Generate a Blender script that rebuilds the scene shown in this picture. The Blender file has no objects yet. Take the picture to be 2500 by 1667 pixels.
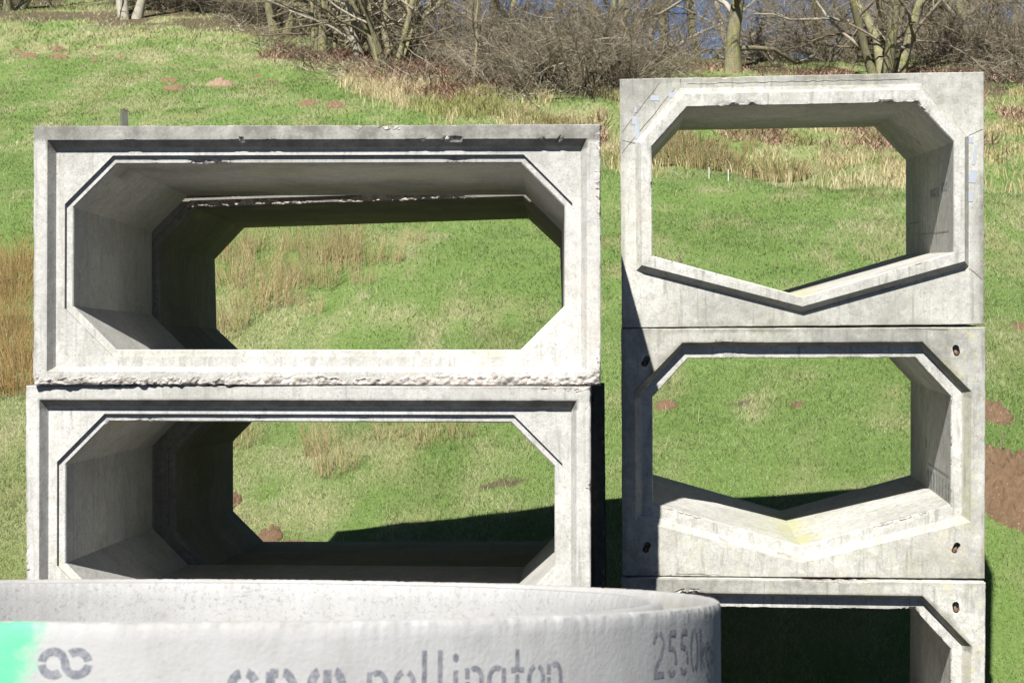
import bpy, bmesh, math, random
import numpy as np
from mathutils import Vector, Matrix, noise as mn
random.seed(7); rng = np.random.default_rng(11)
sc = bpy.context.scene
COL = sc.collection
R = math.radians

# ------------------------------------------------------------------ camera, sky, sun, exposure
F = 3939.0; CZ = 3.3                       # focal length in photo pixels, eye height above the stack's base
cam_d = bpy.data.cameras.new('camera'); cam = bpy.data.objects.new('camera', cam_d); COL.objects.link(cam)
cam.location = (0, 0, CZ); cam.rotation_euler = (R(90), 0, 0)
cam_d.sensor_width = 36; cam_d.lens = F / 2500 * 36; cam_d.clip_end = 2000; cam_d.clip_start = 0.1
cam_d.dof.use_dof = True; cam_d.dof.focus_distance = 10.0; cam_d.dof.aperture_fstop = 11
sc.camera = cam
SUN = Vector((0.30, 0.95, -1.0)).normalized()
sd = bpy.data.lights.new('sun', 'SUN'); so = bpy.data.objects.new('sun', sd); COL.objects.link(so)
sd.energy = 5.0; sd.angle = R(0.5); sd.color = (1.0, 0.975, 0.93)
so.rotation_euler = SUN.to_track_quat('-Z', 'Y').to_euler(); so.location = (-5, -10, 20)
w = bpy.data.worlds.new('World'); sc.world = w; w.use_nodes = True
nt = w.node_tree; bg = nt.nodes['Background']
sky = nt.nodes.new('ShaderNodeTexSky'); sky.sky_type = 'NISHITA'; sky.sun_disc = False
sky.sun_elevation = math.asin(-SUN.z); sky.sun_rotation = math.atan2(-SUN.x, -SUN.y)
sky.air_density = 0.4; sky.dust_density = 0.02; sky.ozone_density = 3.0
nt.links.new(sky.outputs[0], bg.inputs[0]); bg.inputs[1].default_value = 0.05
sc.view_settings.view_transform = 'Standard'; sc.view_settings.look = 'None'
sc.view_settings.exposure = 1.1; sc.view_settings.gamma = 1
sc.cycles.max_bounces = 5; sc.cycles.diffuse_bounces = 4

# ------------------------------------------------------------------ helpers
def tag(o, label=None, cat=None, group=None, kind=None):
    if label: o['label'] = label
    if cat: o['category'] = cat
    if group: o['group'] = group
    if kind: o['kind'] = kind
    return o
def empty(name, loc=(0, 0, 0), rot=(0, 0, 0)):
    o = bpy.data.objects.new(name, None); COL.objects.link(o); o.location = loc; o.rotation_euler = rot
    o.empty_display_size = 0.2; return o
def mesh_np(name, V, Fs, mat, parent=None, attrs=None, smooth=False, sharp=None):
    """V (n,3); Fs: (m,3) or (m,4) array or list of such arrays"""
    me = bpy.data.meshes.new(name)
    V = np.asarray(V, dtype=np.float32)
    if not isinstance(Fs, list): Fs = [Fs]
    Fs = [np.asarray(f, dtype=np.int32) for f in Fs if len(f)]
    me.vertices.add(len(V)); me.vertices.foreach_set('co', V.ravel())
    nl = sum(f.size for f in Fs); npoly = sum(len(f) for f in Fs)
    me.loops.add(nl); me.polygons.add(npoly)
    me.loops.foreach_set('vertex_index', np.concatenate([f.ravel() for f in Fs]))
    tot = np.concatenate([np.full(len(f), f.shape[1], np.int32) for f in Fs])
    st = np.concatenate([[0], np.cumsum(tot)[:-1]]).astype(np.int32)
    me.polygons.foreach_set('loop_start', st); me.polygons.foreach_set('loop_total', tot)
    me.update(calc_edges=True)
    for k, a in (attrs or {}).items():
        at = me.attributes.new(k, 'FLOAT', 'POINT'); at.data.foreach_set('value', np.asarray(a, dtype=np.float32))
    if smooth:
        me.polygons.foreach_set('use_smooth', np.ones(npoly, bool))
        if sharp: me.set_sharp_from_angle(angle=R(sharp))
    me.validate()
    if mat: me.materials.append(mat)
    o = bpy.data.objects.new(name, me); COL.objects.link(o)
    if parent: o.parent = parent
    return o
def copy_tree(o, parent=None):
    c = o.copy(); COL.objects.link(c)
    if parent: c.parent = parent
    for ch in list(o.children): copy_tree(ch, c)
    return c
def hsh(ix, iy, s):
    h = (ix.astype(np.int64) * 374761393 + iy.astype(np.int64) * 668265263 + s * 982451653) & 0xffffffff
    h = ((h ^ (h >> 13)) * 1274126177) & 0xffffffff
    return ((h ^ (h >> 16)) & 0xffffff) / float(0xffffff)
def vn(x, y, s=0):
    x = np.asarray(x, float); y = np.asarray(y, float)
    ix = np.floor(x).astype(np.int64); iy = np.floor(y).astype(np.int64); fx = x - ix; fy = y - iy
    fx = fx * fx * (3 - 2 * fx); fy = fy * fy * (3 - 2 * fy)
    a = hsh(ix, iy, s); b = hsh(ix + 1, iy, s); c = hsh(ix, iy + 1, s); d = hsh(ix + 1, iy + 1, s)
    return (a * (1 - fx) + b * fx) * (1 - fy) + (c * (1 - fx) + d * fx) * fy
def fbm(x, y, s=0, o=4):
    t = 0; a = 0.5; n = 0
    for i in range(o):
        t = t + a * vn(x, y, s + i); n += a; x = x * 2.03 + 11.7; y = y * 2.03 - 5.1; a *= 0.5
    return t / n
def sstep(a, b, x):
    t = np.clip((x - a) / (b - a), 0, 1); return t * t * (3 - 2 * t)

# ------------------------------------------------------------------ terrain
PL = ([-400, -60, 0, 2.3, 5.0, 8.6, 12.6, 15.6, 20.8, 46, 80, 140, 400], [-6, 0.9, 1.72, 1.86, 1.52, 0.0, 0.03, 1.62, 3.3, 11.62, 22.5, 34, 50])
PR = ([-400, -60, 0, 2.3, 5.0, 8.6, 12.6, 15.6, 20.8, 45, 50, 62, 140, 400], [-6, 0.9, 1.72, 1.86, 1.52, 0.0, 0.03, 1.62, 3.3, 11.22, 11.75, 11.9, 6, -20])
YBX = [-60, -5.5, -3.4, -1.4, .43, 2.6, 4.9, 7, 9.1, 40]; YBY = [58, 42.8, 38.5, 36, 34, 30.8, 29.8, 29, 28.7, 27]
def yb(x): return np.interp(x, YBX, YBY)          # edge where the smooth pasture turns to rough ground
def height(x, y):
    x = np.asarray(x, float); y = np.asarray(y, float)
    def prof(P):
        return sum(np.interp(y + d, *P) for d in (-0.6, -0.3, 0, 0.3, 0.6)) / 5
    s = sstep(-9, -1, x)
    z = prof(PL) * (1 - s) + prof(PR) * s
    away = sstep(12.6, 15.6, y)
    z = z + away * (1 - sstep(20, 30, y)) * 0.17 * np.clip(x - 1.4, -4, 3)
    b = yb(x)
    r = sstep(-1, 3, x)
    bj = b + 2.4 * (fbm(x / 1.3, y / 3, 81, 3) - .5)
    z = z + r * (0.12 * np.exp(-((y - bj + 1.2) / 1.6) ** 2) - 0.28 * np.exp(-((y - bj - 1.6) / 1.8) ** 2))
    z = z + away * (0.5 * (fbm(x / 7, y / 7, 3, 3) - .5) * sstep(16, 26, y) + 0.09 * (fbm(x / 1.7, y / 1.7, 5, 3) - .5) + 0.05 * (fbm(x / .4, y / .4, 9, 3) - .5))
    z = z + 0.05 * (fbm(x / .8, y / .8, 15, 3) - .5) * (1 - away)
    return z
def hz(x, y): return float(height(np.array([x]), np.array([y]))[0])
def spot(sx, sy, y0=13.0):
    """first point of the terrain seen through photo pixel (sx, sy)"""
    ys = np.arange(y0, 90, 0.02); xs = (sx - 1250) / F * ys
    zs = CZ + (833.5 - sy) / F * ys
    m = np.nonzero(height(xs, ys) > zs)[0]
    i = m[0] if len(m) else len(ys) - 1
    return float(xs[i]), float(ys[i]), hz(xs[i], ys[i])
def dryness(x, y):
    d = fbm(x / 2.0, y / 3.6, 21, 4)
    d2 = fbm(x / .38, y / .85, 31, 4)
    base = np.clip((d - .50) * 1.3 + (d2 - .5) * 2.0 + .13, 0, .7)
    rough = sstep(-.8, 1.5, y - yb(x) + 4.5 * (fbm(x / 1.1, y / 1.6, 41, 3) - .5))
    tuft = np.clip((fbm(x / .9, y / .9, 51, 3) - .40) * 5, 0, 1)
    near_left = sstep(-2.6, -3.4, x) * sstep(25, 22, y) * sstep(14, 16, y)
    return np.clip(base + rough * (.10 + .45 * tuft) * np.where(x > 1.5, .42, 1.1) + .5 * near_left, 0, 1)
def soilness(x, y):
    s = fbm(x / .8, y / .5, 61, 4)
    bare = np.clip((s - .73) * 6, 0, 1) * sstep(24, 19, y) * .8
    wood = sstep(3.5, 9, y - yb(x)) * np.clip((fbm(x / 1.3, y / 2, 71, 3) - .30) * 4, 0, 1) * .85
    unseen_mud = sstep(13.2, 11.5, y)  # bare mud on the unseen near ground, full strength to lower bounced light
    return np.clip(bare + wood + unseen_mud, 0, 1)

# ------------------------------------------------------------------ node material helper
class NM:
    def __init__(s, name, rough=0.9):
        s.m = bpy.data.materials.new(name); s.m.use_nodes = True; s.t = s.m.node_tree
        s.b = s.t.nodes['Principled BSDF']; s.b.inputs['Roughness'].default_value = rough
        s.b.inputs['Specular IOR Level'].default_value = 0.25
    def n(s, typ, **k):
        nd = s.t.nodes.new(typ)
        for a, v in k.items():
            if a.startswith('i_'):
                key = a[2:]; key = int(key) if key.isdigit() else key.replace('_', ' ')
                if isinstance(v, bpy.types.NodeSocket): s.t.links.new(v, nd.inputs[key])
                else: nd.inputs[key].default_value = v
            else: setattr(nd, a, v)
        return nd
    def link(s, a, b): s.t.links.new(a, b)
    def coord(s, scale=(1, 1, 1)):
        tc = s.n('ShaderNodeTexCoord')
        oi = s.n('ShaderNodeObjectInfo')
        mul = s.n('ShaderNodeVectorMath', operation='SCALE', i_0=(37, 17, 29)); s.link(oi.outputs['Random'], mul.inputs['Scale'])
        ad = s.n('ShaderNodeVectorMath', operation='ADD', i_0=tc.outputs['Object'], i_1=mul.outputs[0])
        return s.n('ShaderNodeMapping', i_Vector=ad.outputs[0], i_Scale=scale).outputs[0]
    def noise(s, vec, scale, detail=4, rough=.6, dist=0):
        return s.n('ShaderNodeTexNoise', i_Vector=vec, i_Scale=scale, i_Detail=detail, i_Roughness=rough, i_Distortion=dist).outputs['Fac']
    def ramp(s, fac, stops, interp='LINEAR'):
        r = s.n('ShaderNodeValToRGB', i_Fac=fac); cr = r.color_ramp; cr.interpolation = interp
        while len(cr.elements) < len(stops): cr.elements.new(.5)
        for e, (p, c) in zip(cr.elements, stops):
            e.position = p; e.color = (c, c, c, 1) if not hasattr(c, '__len__') else (*c, 1)
        return r.outputs[0]
    def mix(s, fac, a, b, mode='MIX'):
        nd = s.n('ShaderNodeMix', data_type='RGBA', blend_type=mode)
        for key, v in ((0, fac), (6, a), (7, b)):
            if isinstance(v, bpy.types.NodeSocket): s.link(v, nd.inputs[key])
            else: nd.inputs[key].default_value = v if not hasattr(v, '__len__') else (*v, 1)
        return nd.outputs[2]
    def math(s, op, a, b=0.0, clamp=False):
        nd = s.n('ShaderNodeMath', operation=op, use_clamp=clamp)
        for i, v in ((0, a), (1, b)):
            if isinstance(v, bpy.types.NodeSocket): s.link(v, nd.inputs[i])
            else: nd.inputs[i].default_value = v
        return nd.outputs[0]
    def attr(s, name): return s.n('ShaderNodeAttribute', attribute_name=name).outputs['Fac']
    def col(s, c):
        if isinstance(c, bpy.types.NodeSocket): s.link(c, s.b.inputs['Base Color'])
        else: s.b.inputs['Base Color'].default_value = (*c, 1)
    def bump(s, h, strength=.5, dist=.01, normal=None):
        b = s.n('ShaderNodeBump', i_Strength=strength, i_Distance=dist, i_Height=h)
        if normal: s.link(normal, b.inputs['Normal'])
        s.link(b.outputs[0], s.b.inputs['Normal']); return b.outputs[0]

def concrete(name, lo, hi, dark=(.135, .13, .115), streak=.16, pore=.7, mott=.34):
    m = NM(name, .88); v = m.coord(); vs = m.coord((5, 5, .5))
    n1 = m.noise(v, 1.1, 7, .62, .3)
    c = m.mix(m.ramp(n1, [(.34, 0), (.66, 1)]), lo, hi)
    n1b = m.noise(v, 4.5, 6, .7)
    c = m.mix(m.ramp(n1b, [(.42, .0), (.72, .42)]), c, tuple(x * .62 for x in lo))
    st = m.noise(vs, 2.6, 5, .6, .2)
    c = m.mix(m.ramp(st, [(.5, 0), (.8, streak * 2)]), c, (.30, .265, .2))
    warm = m.noise(v, 2.4, 3, .5)
    c = m.mix(m.ramp(warm, [(.6, 0), (.85, .35)]), c, (.62, .50, .36))
    fine = m.noise(v, 95, 4, .7)
    c = m.mix(m.ramp(fine, [(.32, .0), (.68, .48)]), c, tuple(x * .5 for x in lo))
    mid = m.noise(v, 17, 6, .78, .4)
    c = m.mix(m.ramp(mid, [(.47, 0), (.68, mott * 1.0)]), c, tuple(x * .42 for x in lo))
    c = m.mix(m.ramp(m.noise(v, 9, 5, .7, .8), [(.55, 0), (.66, .35)]), c, hi)
    drip = m.noise(m.coord((9, 9, .9)), 3.4, 4, .55)
    c = m.mix(m.ramp(drip, [(.55, 0), (.70, streak * 2.2)]), c, dark)
    grit = m.noise(v, 48, 3, .6); c = m.mix(m.ramp(grit, [(.60, 0), (.68, .42)]), c, tuple(x * .38 for x in lo))
    # water-mark tide lines
    tl = m.noise(v, 2.7, 5, .6, .5)
    c = m.mix(m.ramp(tl, [(.485, 0), (.5, .22), (.515, 0)]), c, tuple(x * .5 for x in lo))
    # weather dirt held in the surface, and shade painted into the recess reveals
    dn = m.noise(v, 7, 7, .75)
    dm = m.math('MULTIPLY', m.attr('dirt_shade'), m.ramp(dn, [(.34, .42), (.60, 1)]), True)
    c = m.mix(dm, c, dark)
    pv = m.n('ShaderNodeTexVoronoi', i_Vector=v, i_Scale=38.0)
    pm = m.math('MULTIPLY', m.ramp(pv.outputs['Distance'], [(.10, 1), (.17, 0)]), m.ramp(m.noise(v, 6, 3), [(.5, 0), (.62, pore)]))
    c = m.mix(pm, c, (.12, .11, .095))
    # broken concrete with exposed pebbles
    ag = m.n('ShaderNodeTexVoronoi', i_Vector=v, i_Scale=34.0)
    ag.inputs['Randomness'].default_value = 1
    sp = m.n('ShaderNodeSeparateColor', i_Color=ag.outputs['Color'])
    agc = m.ramp(sp.outputs[0], [(0, (.44, .40, .35)), (.22, (.52, .46, .41)), (.4, (.40, .37, .34)), (.55, (.55, .50, .45)), (.75, (.46, .37, .32)), (.9, (.38, .37, .38))], 'CONSTANT')
    agc = m.mix(m.ramp(ag.outputs['Distance'], [(.22, 0), (.55, .85)]), agc, (.42, .39, .35))
    agc = m.mix(m.ramp(m.noise(v, 14, 4), [(.40, 0), (.62, .8)]), agc, (.22, .20, .175))
    sa = m.math('ADD', m.attr('spall'), m.math('MULTIPLY', m.math('SUBTRACT', m.noise(v, 24, 4), .5), .7))
    sm = m.ramp(sa, [(.34, 0), (.5, 1)])
    c = m.mix(sm, c, agc)
    # lichen
    ln = m.math('MULTIPLY', m.attr('lichen'), m.ramp(m.noise(v, 24, 6, .75), [(.55, 0), (.63, .55)]), True)
    c = m.mix(ln, c, (.44, .41, .16))
    gn = m.math('MULTIPLY', m.attr('algae'), m.ramp(m.noise(v, 5, 5, .65), [(.35, .15), (.62, .85)]), True)
    c = m.mix(gn, c, (.36, .36, .17))
    m.col(c)
    h = m.math('ADD', m.math('ADD', m.math('MULTIPLY', fine, .35), m.math('MULTIPLY', n1b, .6)), m.math('MULTIPLY', mid, .4))
    b1 = m.bump(h, .55, .008)
    hb = m.math('MULTIPLY', m.math('SUBTRACT', 1.0, ag.outputs['Distance']), sm)
    m.bump(hb, .8, .02, b1)
    return m.m

M_wide = concrete('pale_precast_concrete', (.415, .403, .37), (.57, .56, .525))
M_wide_shade = concrete('stained_shaded_precast_concrete', (.185, .175, .15), (.29, .28, .25), streak=.3, mott=.45)  # stained, and toned darker for the shade inside the rear bores
M_vee = concrete('weathered_precast_concrete', (.41, .40, .36), (.60, .593, .55), streak=.22, mott=.50)
M_crack = NM('crack_shadow'); M_crack.col((.07, .065, .055)); M_crack = M_crack.m

def rust():
    m = NM('rusty_steel', .8); v = m.coord()
    m.col(m.ramp(m.noise(v, 60, 5), [(.3, (.07, .035, .02)), (.6, (.17, .10, .06)), (.8, (.30, .2, .13))])); m.bump(m.noise(v, 90), .6, .004); return m.m
M_rust = rust()
m = NM('pale_spacer', .6); v = m.coord(); m.col(m.mix(m.noise(v, 30), (.27, .29, .32), (.33, .35, .38))); M_tape = m.m

# ------------------------------------------------------------------ precast boxes
def sample(poly, nseg):
    P = np.array(poly, float); out = []
    for i, n in enumerate(nseg):
        a = P[i]; b = P[(i + 1) % len(P)]
        out.append(a + (b - a) * (np.arange(n) / n)[:, None])
    return np.concatenate(out)
def build_box(name, label, group, O, ax, az, roll, rings, L, mat, seed, sp_fn, attr_fn, step=.016, cut=None):
    """rings: list of (key polygon, depth, subdivisions to the next ring). Local x = across the face, y = along the bore, z = up."""
    a = Vector((ax, 1, az)).normalized(); u = Vector((1, -ax, roll)); u = (u - a * u.dot(a)).normalized(); wv = u.cross(a)
    root = empty(name, O); M = Matrix((u, a, wv)).transposed().to_4x4(); M.translation = Vector(O); root.matrix_world = M
    tag(root, label, 'concrete culvert', group)
    base = rings[0][0]; K = len(base)
    nseg = [max(2, int(round(math.dist(base[i], base[(i + 1) % K]) / step))) for i in range(K)]
    sam = [(sample(p, nseg), r) for p, r, n in rings]
    levels = []; info = []
    for i in range(len(rings)):
        (P, r), n = sam[i], rings[i][2]
        (Q, q) = sam[(i + 1) % len(rings)]
        for k in range(n):
            t = k / n
            levels.append(np.column_stack([(P * (1 - t) + Q * t)[:, 0], np.full(len(P), r * (1 - t) + q * t), (P * (1 - t) + Q * t)[:, 1]]))
            info.append((i, t))
    N = len(levels[0]); NL = len(levels)
    V = np.concatenate(levels); lev = np.repeat(np.arange(NL), N)
    ri = np.array([x[0] for x in info])[lev]; rt = np.array([x[1] for x in info])[lev]
    # chipped edges: sp_fn gives the local depth of breakage, direction pulls the vertex into the concrete
    s, D = sp_fn(V, ri, rt)
    nz = np.array([mn.fractal(Vector(p * 22 + seed * 7.3), .8, 2.3, 5) if q > 0.02 else 0 for p, q in zip(V, s)])
    amt = np.clip(s * (0.8 + 1.1 * nz), 0, 1.4)
    V2 = V + D * (amt * np.where(V[:, 2] < .09, .017, .024))[:, None]
    # slight out-of-flatness of the casting
    idx = np.arange(N)
    A = (lev[:, None].reshape(NL, N)[:, 0])
    F_ = []
    for l in range(NL):
        l2 = (l + 1) % NL
        i0 = l * N + idx; i1 = l * N + (idx + 1) % N; j0 = l2 * N + idx; j1 = l2 * N + (idx + 1) % N
        F_.append(np.column_stack([i0, i1, j1, j0]))
    at = attr_fn(V, ri, rt, amt)
    body = mesh_np('shell', V2, np.concatenate(F_), mat, root, at, True, 28)
    # make normals point outwards
    bm = bmesh.new(); bm.from_mesh(body.data); bmesh.ops.recalc_face_normals(bm, faces=bm.faces); bm.to_mesh(body.data); bm.free()
    return root, body

def octo(hx, z0, z1, c):   # 12 keys, matched with rect12
    m1 = c / 2
    return [(-hx + c, z0), (hx - c, z0), (hx - m1, z0 + m1), (hx, z0 + c), (hx, z1 - c), (hx - m1, z1 - m1), (hx - c, z1), (-hx + c, z1), (-hx + m1, z1 - m1), (-hx, z1 - c), (-hx, z0 + c), (-hx + m1, z0 + m1)]
def rect12(hx, z0, z1, c=.30):
    return [(-hx + c, z0), (hx - c, z0), (hx, z0), (hx, z0 + c), (hx, z1 - c), (hx, z1), (hx - c, z1), (-hx + c, z1), (-hx, z1), (-hx, z1 - c), (-hx, z0 + c), (-hx, z0)]

def n2(P, sx, sz, seed, o=3):    # noise over the face, numpy
    return fbm(P[:, 0] * sx + seed * 3.1 + 40, P[:, 2] * sz + P[:, 1] * 3 + seed * 1.7 + 40, seed, o)

def wide_box(label, O, ax, az, roll, seed, wear, L=1.97, mat=None):
    W, H = 1.66, 1.52
    out = rect12(W, 0, H); outi = rect12(W - .006, .006, H - .006)
    rim = rect12(1.578, .081, 1.437); face = rect12(1.545, .11, 1.385)
    o1 = octo(1.495, .17, 1.353, .285); inn = octo(1.455, .205, 1.312, .258); inb = octo(1.449, .211, 1.306, .256)
    rings = [(out, L, 6), (out, .05, 1), (out, .022, 1), (out, .006, 1), (outi, 0, 5), (rim, 0, 3), (face, .066, 6), (o1, .066, 1), (o1, .088, 4),
             (inn, .090, 1), (inb, .098, 1), (inb, .13, 8), (inb, L, 4)]
    def sp(P, ri, rt):
        D = np.zeros_like(P); s = np.zeros(len(P)); x, y, z = P.T
        nA = n2(P, 1.7, 1.7, seed, 4); nB = n2(P, 5.5, 5.5, seed + 9, 3)
        edge = np.isin(ri, (1, 2, 3)) | ((ri == 4))
        # outward faces of the rim
        top = (z > 1.43); bot = (z < .085); lef = (x < -1.57); rig = (x > 1.57)
        amt = wear['top'] * top * np.clip((nA - .50) * 5, 0, 1) * np.clip((nB - .35) * 3, 0, 1)
        amt += wear['bottom'] * bot * np.clip((nA - .34) * 5, .0, 1) * np.clip(1.6 - z / (.004 + .085 * nB), 0, 1)
        amt += wear['left'] * lef * np.clip((nB - .55) * 4, 0, 1) + wear['right'] * rig * np.clip((nB - .42) * 4, 0, 1)
        dist = np.minimum(np.minimum(z, H - z), np.minimum(W - x, W + x))     # distance from the arris on the rim face
        fall = np.where(ri == 4, np.clip(1 - dist / np.where(bot, .085, .05), 0, 1), np.where(ri == 3, 1, np.where(ri == 2, .6, np.where(ri == 1, .25 * (rt == 0), 0))))
        s = np.where(edge, amt * fall + .10 * (nB > .5) * (ri <= 4) * (ri >= 2) * (fall > .9), 0)
        dv = np.zeros_like(P); dv[:, 1] = .75
        dv[:, 0] = np.where(lef, .5, np.where(rig, -.5, 0)); dv[:, 2] = np.where(top, -.55, np.where(bot, .55, 0))
        D[edge] = dv[edge]
        # chips on the inner arris of the rim (top groove) and on the inner nib
        e2 = ((ri == 5) & (rt == 0)) | ((ri == 4) & (rt > .75))
        c2 = wear['groove'] * np.clip((n2(P, 3.2, .1, seed + 21, 3) - .60) * 8, 0, 1) * np.clip((n2(P, 14, .1, seed + 23, 3) - .46) * 7, 0, 1) * (z > 1.43)
        c2 = c2 * np.where(ri == 4, .3, 1.0); D[e2 & (c2 > 0)] = (0, .6, .8); s = np.where(e2 & (c2 > 0), c2, s)
        e3 = np.isin(ri, (8, 9, 10)); topn = z > 1.30
        c3 = (wear['nib'] * topn * np.clip((n2(P, 2.2, .1, seed + 31, 4) - .42) * 5, 0, 1) + .10 * wear['nib'] * (~topn) * (z > .6) * np.clip((nB - .55) * 5, 0, 1)) * np.where(ri == 8, .25 + .6 * rt, np.where(ri == 9, 1, .7))
        s = np.where(e3, c3, s)
        dd = np.zeros_like(P); dd[:, 1] = .8; dd[:, 2] = .35 * topn
        D[e3] = dd[e3]
        return s, D
    def at(P, ri, rt, amt):
        x, y, z = P.T
        rimf = (ri >= 1) & (ri <= 5)
        nA = n2(P, .9, 1.2, seed + 5, 4)
        spall = np.clip(amt * 1.8, 0, 1)
        spall = np.maximum(spall, wear['bottom'] * (ri == 4) * (z < .081) * np.clip((nA - .28) * 5, 0, 1) * np.clip(1.5 - z / .062, 0, 1) * .8)
        spall = np.maximum(spall, wear['right'] * (ri == 4) * (x > 1.57) * np.clip((nA - .40) * 5, 0, 1) * .55)
        dirt_shade = wear['dirt_shade'] * (rimf & (z > 1.43)) * np.clip((nA - .15) * 3, .55, 1)
        dirt_shade = dirt_shade + .35 * wear['dirt_shade'] * np.isin(ri, (8, 9)) * (z > 1.29) * np.clip((nA - .3) * 3, .3, 1)
        ed = np.minimum(np.minimum(z, 1.52 - z), np.minimum(1.66 - x, 1.66 + x)); dirt_shade = dirt_shade + .5 * (ri == 4) * (ed < .016) * np.clip((n2(P, 5, 5, seed + 81, 3) - .35) * 3, 0, 1)
        dirt_shade = dirt_shade + .95 * (ri == 5) * (z > 1.38) + .35 * (ri == 5) * (x < -1.5) + .10 * (ri >= 11)  # painted shade: groove underside, left reveal and, faintly, the bore
        dirt_shade = dirt_shade + .35 * wear['dirt_shade'] * (ri == 6) * (np.abs(x) > 1.0) * (z > 1.1) * np.clip((nA - .35) * 4, 0, 1)
        g = (ri >= 10) * np.clip((n2(P, 1.2, 1.2, seed + 61, 4) - .52) * 5, 0, .6) * (z > 1.25)
        g = g + .35 * ((ri == 8) | (ri == 7)) * (z < .5) * np.clip((nA - .4) * 4, 0, 1)
        dirt_shade = dirt_shade + .55 * (ri >= 10) * (z > 1.25) * np.clip((n2(P, 1.6, 1.6, seed + 71, 4) - .50) * 6, 0, 1)
        return {'spall': spall * (1 - 0 * x), 'dirt_shade': np.clip(dirt_shade, 0, 1), 'lichen': 0 * x, 'algae': g}
    return build_box('wide_box_culvert', label, 'wide rectangular concrete culvert sections', O, ax, az, roll, rings, L, mat or M_wide, seed, sp, at)

GRP_W = 'wide rectangular concrete culvert sections'
new = dict(top=.3, bottom=.5, left=.25, right=.4, groove=.2, nib=.35, dirt_shade=.25)
old = dict(top=.5, bottom=.85, left=.12, right=.42, groove=.9, nib=1.15, dirt_shade=1.15)
dx = .1
wb1, s1 = wide_box('topmost front broad box culvert, with broken pebbly lower rim and dark weathered top edge', (-1.143, 9.4, 3.042), .0223, -.009, 0, 3, old)
wb2, s2 = wide_box('pale broad box culvert just behind the round ring, under the topmost broad one', (-1.203, 9.4, 1.521), .05, -.005, 0, 5, new)
wb3, s3 = wide_box('dark tilted rear box culvert seen inside the bore of the topmost broad one', (-1.075, 11.52, 3.00), .03, -.009, .03, 8, old, mat=M_wide_shade)
wb4, s4 = wide_box('shaded rear box culvert seen inside the bore of the lower broad one', (-.99, 11.50, 1.475), .05, -.027, .008, 12, new, mat=M_wide_shade)
wb5, s5 = wide_box('lowest front broad box culvert of the left stack, hidden by the round ring', (-1.19, 9.4, 0.0), .05, 0, 0, 15, new)
wb6, s6 = wide_box('lowest rear broad box culvert of the left stack, hidden by the round ring', (-1.03, 11.5, -.05), .05, -.004, 0, 17, new)

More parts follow.
